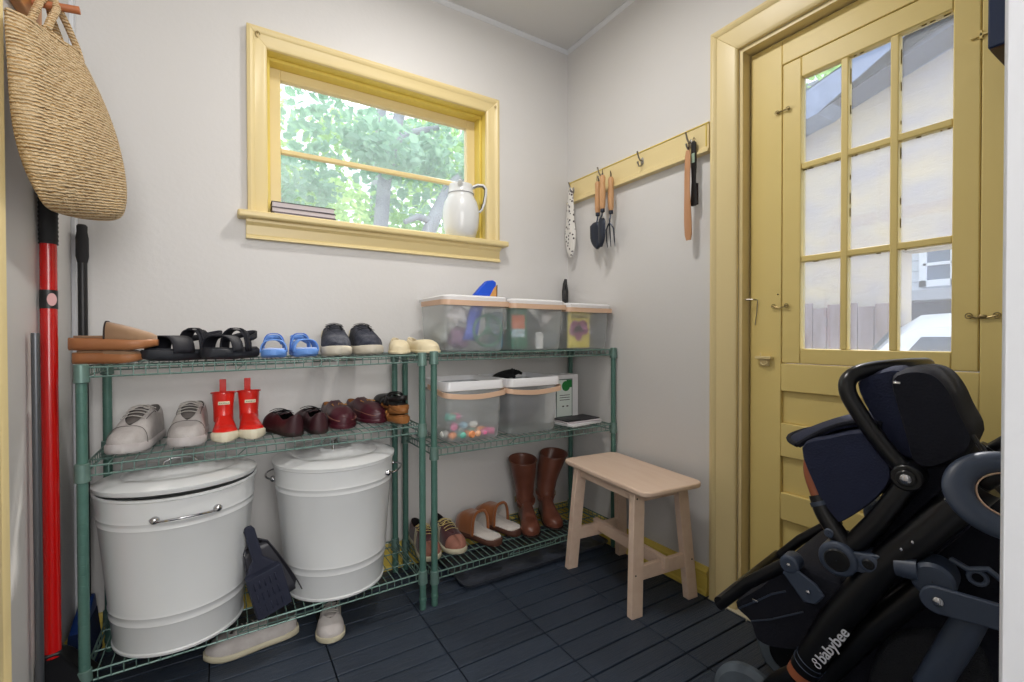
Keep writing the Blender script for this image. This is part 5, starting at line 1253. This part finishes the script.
# curved tan front bar with black elbow
b = MB(); b.tube(spl([(.03, -.152, .800), (.022, -.134, .775), (.018, -.131, .730), (.010, -.149, .680)]), .0128, 14); sob(b, 'leather_bar', 'tanlea')
b = MB(); b.tube(spl([(.010, -.148, .684), (.004, -.163, .650), (-.002, -.185, .62), (-.004, -.210, .585)], 4), [.017 + .004 * k / 12 for k in range(13)], 16); eb = sob(b, 'elbow', 'btube')
b = MB(); b.tube([(.005, -.152, .672), (.004, -.156, .664)], .0185, 16); sob(b, 'elbow_band', 'nplast', eb)
b = MB(); disc(b, -.024, -.016, -.180, .615, .010); sob(b, 'button', 'nplast', eb)
# basket
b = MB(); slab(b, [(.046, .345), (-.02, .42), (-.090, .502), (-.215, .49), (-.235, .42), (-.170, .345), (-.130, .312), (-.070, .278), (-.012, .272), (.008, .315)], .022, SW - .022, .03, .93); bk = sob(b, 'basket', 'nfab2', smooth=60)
b = MB(); b.tube([(.020, .030, .340), (.016, -.010, .375), (.016, -.050, .412), (.02, -.080, .430)], .0025, 6); b.tube([(.020, .0, .320), (.014, -.05, .350), (.014, -.12, .400)], .002, 6); sob(b, 'basket_zip', 'nplast', bk)
b = MB(); b.box(.010, .014, -.020, -.006, .378, .384); sob(b, 'zip_pull', 'chrome', bk, bevel=.001)
b = MB(); b.tube([(.0, .072, .338), (.0, -.0, .425), (.0, -.098, .516)], .0145, 14); sob(b, 'basket_bar', 'btube')
b = MB(); b.tube([(SW, .072, .338), (SW, -.0, .425), (SW, -.098, .516)], .0145, 14); sob(b, 'basket_bar', 'btube')
b = MB(); b.tube([(-.012, .068, .352), (SW + .012, .068, .352)], .013, 14); fb = sob(b, 'front_bar', 'btube')
b = MB(); disc(b, -.022, .022, -.100, .515, .021, 24, .004)
b.loft([[(-.020, -.110, .512), (-.013, -.110, .512), (-.013, -.085, .492), (-.020, -.085, .492)], [(-.020, -.155, .490), (-.013, -.155, .490), (-.013, -.13, .440), (-.020, -.13, .440)], [(-.020, -.172, .470), (-.013, -.172, .470), (-.013, -.155, .445), (-.020, -.155, .445)]]); cb = sob(b, 'basket_clip', 'nplast', bevel=.003)
for y, z in ((-.100, .515), (-.140, .468)):
    b = MB(); b.ell((-.0225, y, z), (.003, .005, .005), n=6); sob(b, 'bolt', 'chrome', cb)
# rear storage fabric and mesh pocket between the frames
b = MB(); slab(b, [(-.235, .52), (-.33, .66), (-.425, .74), (-.455, .60), (-.455, .40), (-.40, .22), (-.25, .17), (-.17, .24), (-.20, .40)], .055, SW - .055, .03, .94); rb_ = sob(b, 'rear_storage', 'nfab2', smooth=60)
b = MB(); slab(b, [(-.27, .40), (-.40, .46), (-.43, .34), (-.37, .24), (-.24, .22)], .035, .09, .02, .9); sob(b, 'mesh_pocket', 'mesh', rb_, smooth=60)
b = MB(); b.tube([(-.01, -.375, .625), (-.02, -.40, .618), (-.02, -.425, .628), (-.02, -.455, .605), (-.01, -.465, .57)], .0055, 8); b.tube([(-.02, -.412 + .012 * cos(a), .607 + .012 * sin(a)) for a in [2 * PI * k / 16 for k in range(16)]], .004, 6, closed=True); sob(b, 'fold_latch', 'nplast')
# ================================================================== OUTSIDE
b = MB(); b.box(-14, 16, -14, 18, -.40, -.30); o = b.build('ground', mat('yard_ground', (.55, .52, .48), .9, var=.6, vscale=2), smooth=0); o['kind'] = 'structure'
# cut nothing: the ground lies below the room floor
M['bark'] = mat('grey_bark', (.66, .66, .68), .9, var=.8, vscale=6, rgb2=(.50, .50, .53), bump=1, bscale=20)
def leafmat(name, c, c2):
    m = mat(name, c, .6, var=1, vscale=.8, rgb2=c2); nt = m.node_tree; N = nt.nodes; L = nt.links; P = N['Principled BSDF']
    tl = N.new('ShaderNodeBsdfTranslucent'); mx = N.new('ShaderNodeMixShader'); mx.inputs[0].default_value = .5
    L.new(P.inputs['Base Color'].links[0].from_socket, tl.inputs[0]); L.new(P.outputs[0], mx.inputs[1]); L.new(tl.outputs[0], mx.inputs[2]); L.new(mx.outputs[0], N['Material Output'].inputs[0]); return m
M['leaf1'] = leafmat('leaf_green', (.64, .80, .50), (.80, .90, .62)); M['leaf2'] = leafmat('leaf_bluegreen', (.66, .80, .70), (.56, .72, .58))
def leaves(n, clusters, size, rnd):
    b = MB()
    for _ in range(n):
        c, r = rnd.choice(clusters); 
        while True:
            d = Vector((rnd.uniform(-1, 1), rnd.uniform(-1, 1), rnd.uniform(-1, 1)))
            if d.length < 1: break
        p = Vector(c) + Vector((d.x * r[0], d.y * r[1], d.z * r[2])); s = size * rnd.uniform(.6, 1.25)
        m = Euler((rnd.uniform(-1.2, 1.2), rnd.uniform(-1.2, 1.2), rnd.uniform(0, 6.28))).to_matrix()
        i = [b.P(p + m @ Vector(q) * s) for q in ((0, -1, 0), (.62, -.35, .12), (.55, .45, .12), (0, 1.05, -.05), (-.55, .45, .12), (-.62, -.35, .12))]
        b.F(i[0], i[1], i[2], i[3]); b.F(i[0], i[3], i[4], i[5])
    return b
def tree(label, loc, trunks, clusters, n, size, lm, seed, group=None):
    t = thing('tree', label, 'tree', loc, 0, group); o = Vector(loc)
    for k, (pts, r) in enumerate(trunks):
        b = MB(); P_ = [Vector(p) - o for p in pts]; rr = [lerp(r[0], r[1], i / (len(P_) - 1)) for i in range(len(P_))]
        b.tube(P_, rr, 12); b.build('trunk' if k == 0 else 'branch', 'bark', t)
    b = leaves(n, [(Vector(c) - o, r) for c, r in clusters], size, random.Random(seed)); f = b.build('foliage', lm, t, smooth=0); f['kind'] = 'stuff'
tree('large grey-barked tree with forking limbs outside the window, seen in its middle and right', (.30, 3.6, -.30),
     [([(.30, 3.6, -.35), (.18, 3.55, 1.2), (-.06, 3.5, 2.2), (.0, 3.5, 2.9), (.13, 3.52, 3.5), (.30, 3.6, 4.1), (.35, 3.7, 5)], (.115, .05)),
      ([(.22, 3.58, .9), (.42, 3.5, 2.0), (.62, 3.45, 2.55), (.84, 3.45, 2.98), (1.15, 3.5, 3.25), (1.7, 3.6, 3.5)], (.11, .055)),
      ([(.13, 3.52, 3.42), (.35, 3.5, 3.58), (.7, 3.5, 3.72)], (.06, .03)), ([(.60, 3.45, 2.5), (.38, 3.4, 2.52), (.20, 3.35, 2.42)], (.05, .03)), ([(.75, 3.45, 2.8), (1.0, 3.5, 2.82), (1.4, 3.6, 2.95)], (.03, .015))],
     [((-.6, 3.2, 3.3), (.6, .5, .45)), ((-.15, 3.0, 3.1), (.45, .3, .3)), ((.9, 3.4, 3.5), (.7, .6, .4)), ((.3, 3.8, 3.0), (.6, .4, .4)), ((1.2, 3.6, 2.9), (.5, .5, .5)), ((.5, 4.2, 4.3), (1.2, .8, .5)), ((-1.0, 3.3, 2.7), (.5, .4, .3)), ((.5, 3.8, 3.4), (.5, .4, .25))], 1900, .062, 'leaf2', 1, 'trees beyond the window')
tree('slender young tree with a pale mottled stem at the left of the window view', (-.95, 4.6, -.30),
     [([(-.95, 4.6, -.35), (-.98, 4.6, 1.5), (-1.05, 4.6, 2.6), (-.95, 4.6, 3.0), (-1.3, 4.6, 4.2)], (.12, .06)), ([(-1.35, 5.0, .0), (-1.30, 5, 3.3), (-1.38, 5, 4.6)], (.10, .07))],
     [((-1.3, 4.8, 3.6), (.8, .6, .7)), ((-.9, 4.6, 2.9), (.7, .5, .6)), ((-.4, 5.2, 2.9), (.7, .5, .7)), ((-.2, 5.0, 3.9), (.5, .5, .35))], 1500, .06, 'leaf1', 2, 'trees beyond the window')
tree('bright leafy tree filling the background beyond the window', (1.2, 8.0, -.30),
     [([(1.2, 8, -.35), (1.1, 8, 3), (1.3, 8, 6)], (.2, .1))],
     [((-1.5, 7.6, 3.0), (1.6, .9, 1.4)), ((.6, 7.9, 2.9), (1.6, .9, 1.5)), ((2.6, 7.6, 3.4), (1.7, .9, 1.7)), ((2.3, 8.2, 5.2), (1.5, .9, .8)), ((-2, 8, 4.4), (1.3, .8, .7)), ((4, 8, 3.4), (1.2, 1, 2))], 7500, .10, 'leaf1', 3, 'trees beyond the window')
t = thing('shed', 'blue-grey shed roof low at the left of the window view', 'shed', (-2.6, 5.6, -.30))
b = MB(); b.box(-1.1, .6, 0, 1.8, 0, 2.05); b.build('walls', col('shed_board', (.44, .50, .60)), t)
b = MB(); b.loft([[(-1.25, y, 2.95), (1.15, y, 2.30), (1.15, y, 2.20), (-1.25, y, 2.85)] for y in (-.15, 1.95)]); b.build('roof', mat('shed_shingle', (.52, .57, .68), .9, var=.5, vscale=14), t)

# neighbouring stucco house beyond the yard door
M['stucco'] = mat('stucco', (.72, .68, .66), .9, var=1, vscale=2.2, rgb2=(.82, .75, .62), bump=1, bscale=14, stretch=(1, 1, 2.2), detail=8)
t = thing('stucco_house', 'pale weathered stucco house with a sloping dark roof edge beyond the door glass', 'house', (3.0, 0, -.30))
z_ = lambda y: 3.19 - (y + .84) * .29 + .0        # underside of rake
b = MB()
pts = [(1.9, 0), (-.54, 0), (-.54, 2.03), (-3.6, 2.03), (-3.6, 4.3), (1.9, 2.72)]
b.loft([[(x, y, z) for y, z in pts] for x in (0, .22)]); 
b.build('walls', 'stucco', t, smooth=0)
b = MB(); b.loft([[(x, y, z + .30) for y, z in ((2.2, 2.33 - .0), (-3.9, 4.11), (-3.9, 4.37), (2.2, 2.59))] for x in (-.28, .0)])
b.build('rake_board', mat('slate_grey_board', (.36, .37, .44), .8, var=.4, vscale=5), t, smooth=0)
b = MB(); b.loft([[(x, y, z + .30) for y, z in ((2.25, 2.56), (.35, 3.10), (-3.95, 4.36), (-3.95, 5.10), (-.05, 2.96), (2.25, 2.29 + .29))] for x in (-.31, .5)])
b.build('roof', mat('roof_shingle', (.55, .60, .70), .9, var=.6, vscale=12), t, smooth=0)
tree('leafy tree top showing above the stucco house roof', (4.6, 1.6, -.30), [([(4.6, 1.6, -.35), (4.6, 1.6, 4)], (.15, .08))], [((4.6, 1.4, 4.2), (.9, 1.3, 1.0)), ((4.4, 2.4, 4.4), (.8, .8, 1.0))], 1300, .09, 'leaf1', 5)
# board fence
t = thing('board_fence', 'weathered brown board fence in front of the stucco house', 'fence', (2.9, .0, -.30)); rd = random.Random(9)
M['fence'] = mat('weathered_board', (.50, .42, .41), .9, var=1, vscale=3, rgb2=(.62, .56, .56), stretch=(4, 4, .6))
y = .9
for k in range(12):
    b = MB(); h_ = 1.62 + rd.uniform(-.03, .03); b.box(0, .02, y - .112, y, 0, h_); b.build('board', 'fence', t, bevel=.004); y -= .118
b = MB(); b.box(.02, .06, -.53, .9, .5, .58); b.build('rail', 'fence', t); b = MB(); b.box(.02, .06, -.53, .9, 1.35, 1.43); b.build('rail', 'fence', t)
b = MB()
for k in range(9): b.tube([(-.25, .7 - .09 * k, 0), (-.25, .7 - .09 * k, 1.24 + .02 * (k % 2))], .006, 6)
b.tube([(-.25, .72, 1.2), (-.25, -.05, 1.2)], .006, 6); b.tube([(-.25, .72, 1.12), (-.25, -.05, 1.12)], .006, 6)
b.tube([(-.25, .45 + .25 * cos(a), 1.25 + .30 * sin(a)) for a in [PI * k / 12 for k in range(13)]], .007, 6)
o = b.build('wire_garden_rack', 'metal'); o.location = (2.9, 0, -.30); tag(o, 'pale wire garden rack with an arched top in front of the board fence', 'garden rack')
# far house
t = thing('siding_house', 'grey and white house with a white-framed window beyond the parked car', 'house', (6.4, .22, -.30))
b = MB(); b.box(0, 3, -3.2, .26, 1.9, 5.5); b.build('upper_wall', mat('white_siding', (.86, .87, .90), .7), t, smooth=0)
b = MB(); b.box(.15, 3, .26, 2.4, 0, 5.5); b.build('grey_wall', mat('grey_wall_paint', (.55, .56, .60), .8, var=.4, vscale=3), t, smooth=0)
b = MB()
for k in range(24): b.box(-.012, 0, -3.2, .26, 1.93 + .145 * k, 1.94 + .145 * k)
b.build('siding_lines', mat('siding_shadow_line', (.70, .71, .75), .8), t, smooth=0)
b = MB(); b.box(-.02, 0, -.19, .11, 2.08, 2.56); fr = b.build('window', mat('dark_window', (.45, .50, .58), .15), t, smooth=0)
b = MB()
for y0, y1, z0, z1 in ((-.25, -.17, 2.0, 2.62), (.07, .15, 2.0, 2.62), (-.25, .15, 2.0, 2.09), (-.25, .15, 2.54, 2.62), (-.19, .11, 2.28, 2.32)): b.box(-.05, -.01, y0, y1, z0, z1)
b.build('window_frame', mat('bright_white_trim', (.95, .95, .97), .5), fr, bevel=.004)
b = MB(); b.box(-.5, .0, -3.2, 1.2, 1.80, 1.93); b.build('porch_roof', mat('pale_fascia', (.74, .75, .80), .7), t, smooth=0)
b = MB(); b.box(-.02, 3, -3.2, .26, 0, 1.80); b.build('porch_wall', mat('slate_boards', (.42, .42, .50), .8, var=.5, vscale=4, stretch=(1, 1, 6)), t, smooth=0)
b = MB()
for y in (.24, .9, -.6, -1.6): b.box(-.48, -.40, y - .04, y + .04, 0, 1.80)
b.build('porch_posts', mat('porch_post_paint', (.66, .67, .72), .7), t, smooth=0)
# white car
t = thing('car', 'white parked car seen low through the door glass', 'car', (2.35, -1.9, -.30))
M['carw'] = mat('white_car_paint', (.93, .94, .96), .25, coat=.6)
prof = [(1.95, .30), (1.98, .62), (1.90, .80), (1.62, .98), (1.47, 1.10), (1.24, 1.40), (1.10, 1.505), (.6, 1.53), (-.6, 1.52), (-1.5, 1.42), (-2.0, .98), (-2.1, .5), (-2.05, .28)]
b = MB()
def sect(x, sc, zz): return [(x, y * sc, z if z < .99 else .99 + (z - .99) * zz) for y, z in prof]
b.loft([sect(0, .97, .0), sect(.03, .99, .35), sect(.10, .995, .8), sect(.22, 1, .98), sect(.8, 1, 1.0), sect(1.4, 1, .98), sect(1.52, .995, .8), sect(1.6, .99, .35), sect(1.63, .97, 0)])
b.build('body', 'carw', t, smooth=35)
b = MB(); b.loft([[(.22, 1.50, 1.12), (1.40, 1.50, 1.12), (1.34, 1.28, 1.42), (.28, 1.28, 1.42)], [(.22, 1.47, 1.08), (1.40, 1.47, 1.08), (1.34, 1.22, 1.38), (.28, 1.22, 1.38)]]); b.build('windscreen', mat('car_glass', (.28, .33, .40), .08), t, smooth=0)
b = MB(); b.loft([[(.0 - .012, 1.25, 1.04), (-.012, -1.5, 1.04), (.06, -1.3, 1.34), (.06, 1.05, 1.34)], [(.03, 1.25, 1.04), (.03, -1.5, 1.04), (.09, -1.3, 1.34), (.09, 1.05, 1.34)]]); b.build('side_window', bpy.data.materials['car_glass'], t, smooth=0)
for y in (1.25, -1.35):
    for x in (.02, 1.42):
        b = MB(); b.T = mtx((x, y, .32), (0, 90, 0)); b.lathe([(.001, 0), (.31, 0), (.32, .02), (.32, .18), (.001, .2)], 28); b.build('wheel', 'rubber', t)
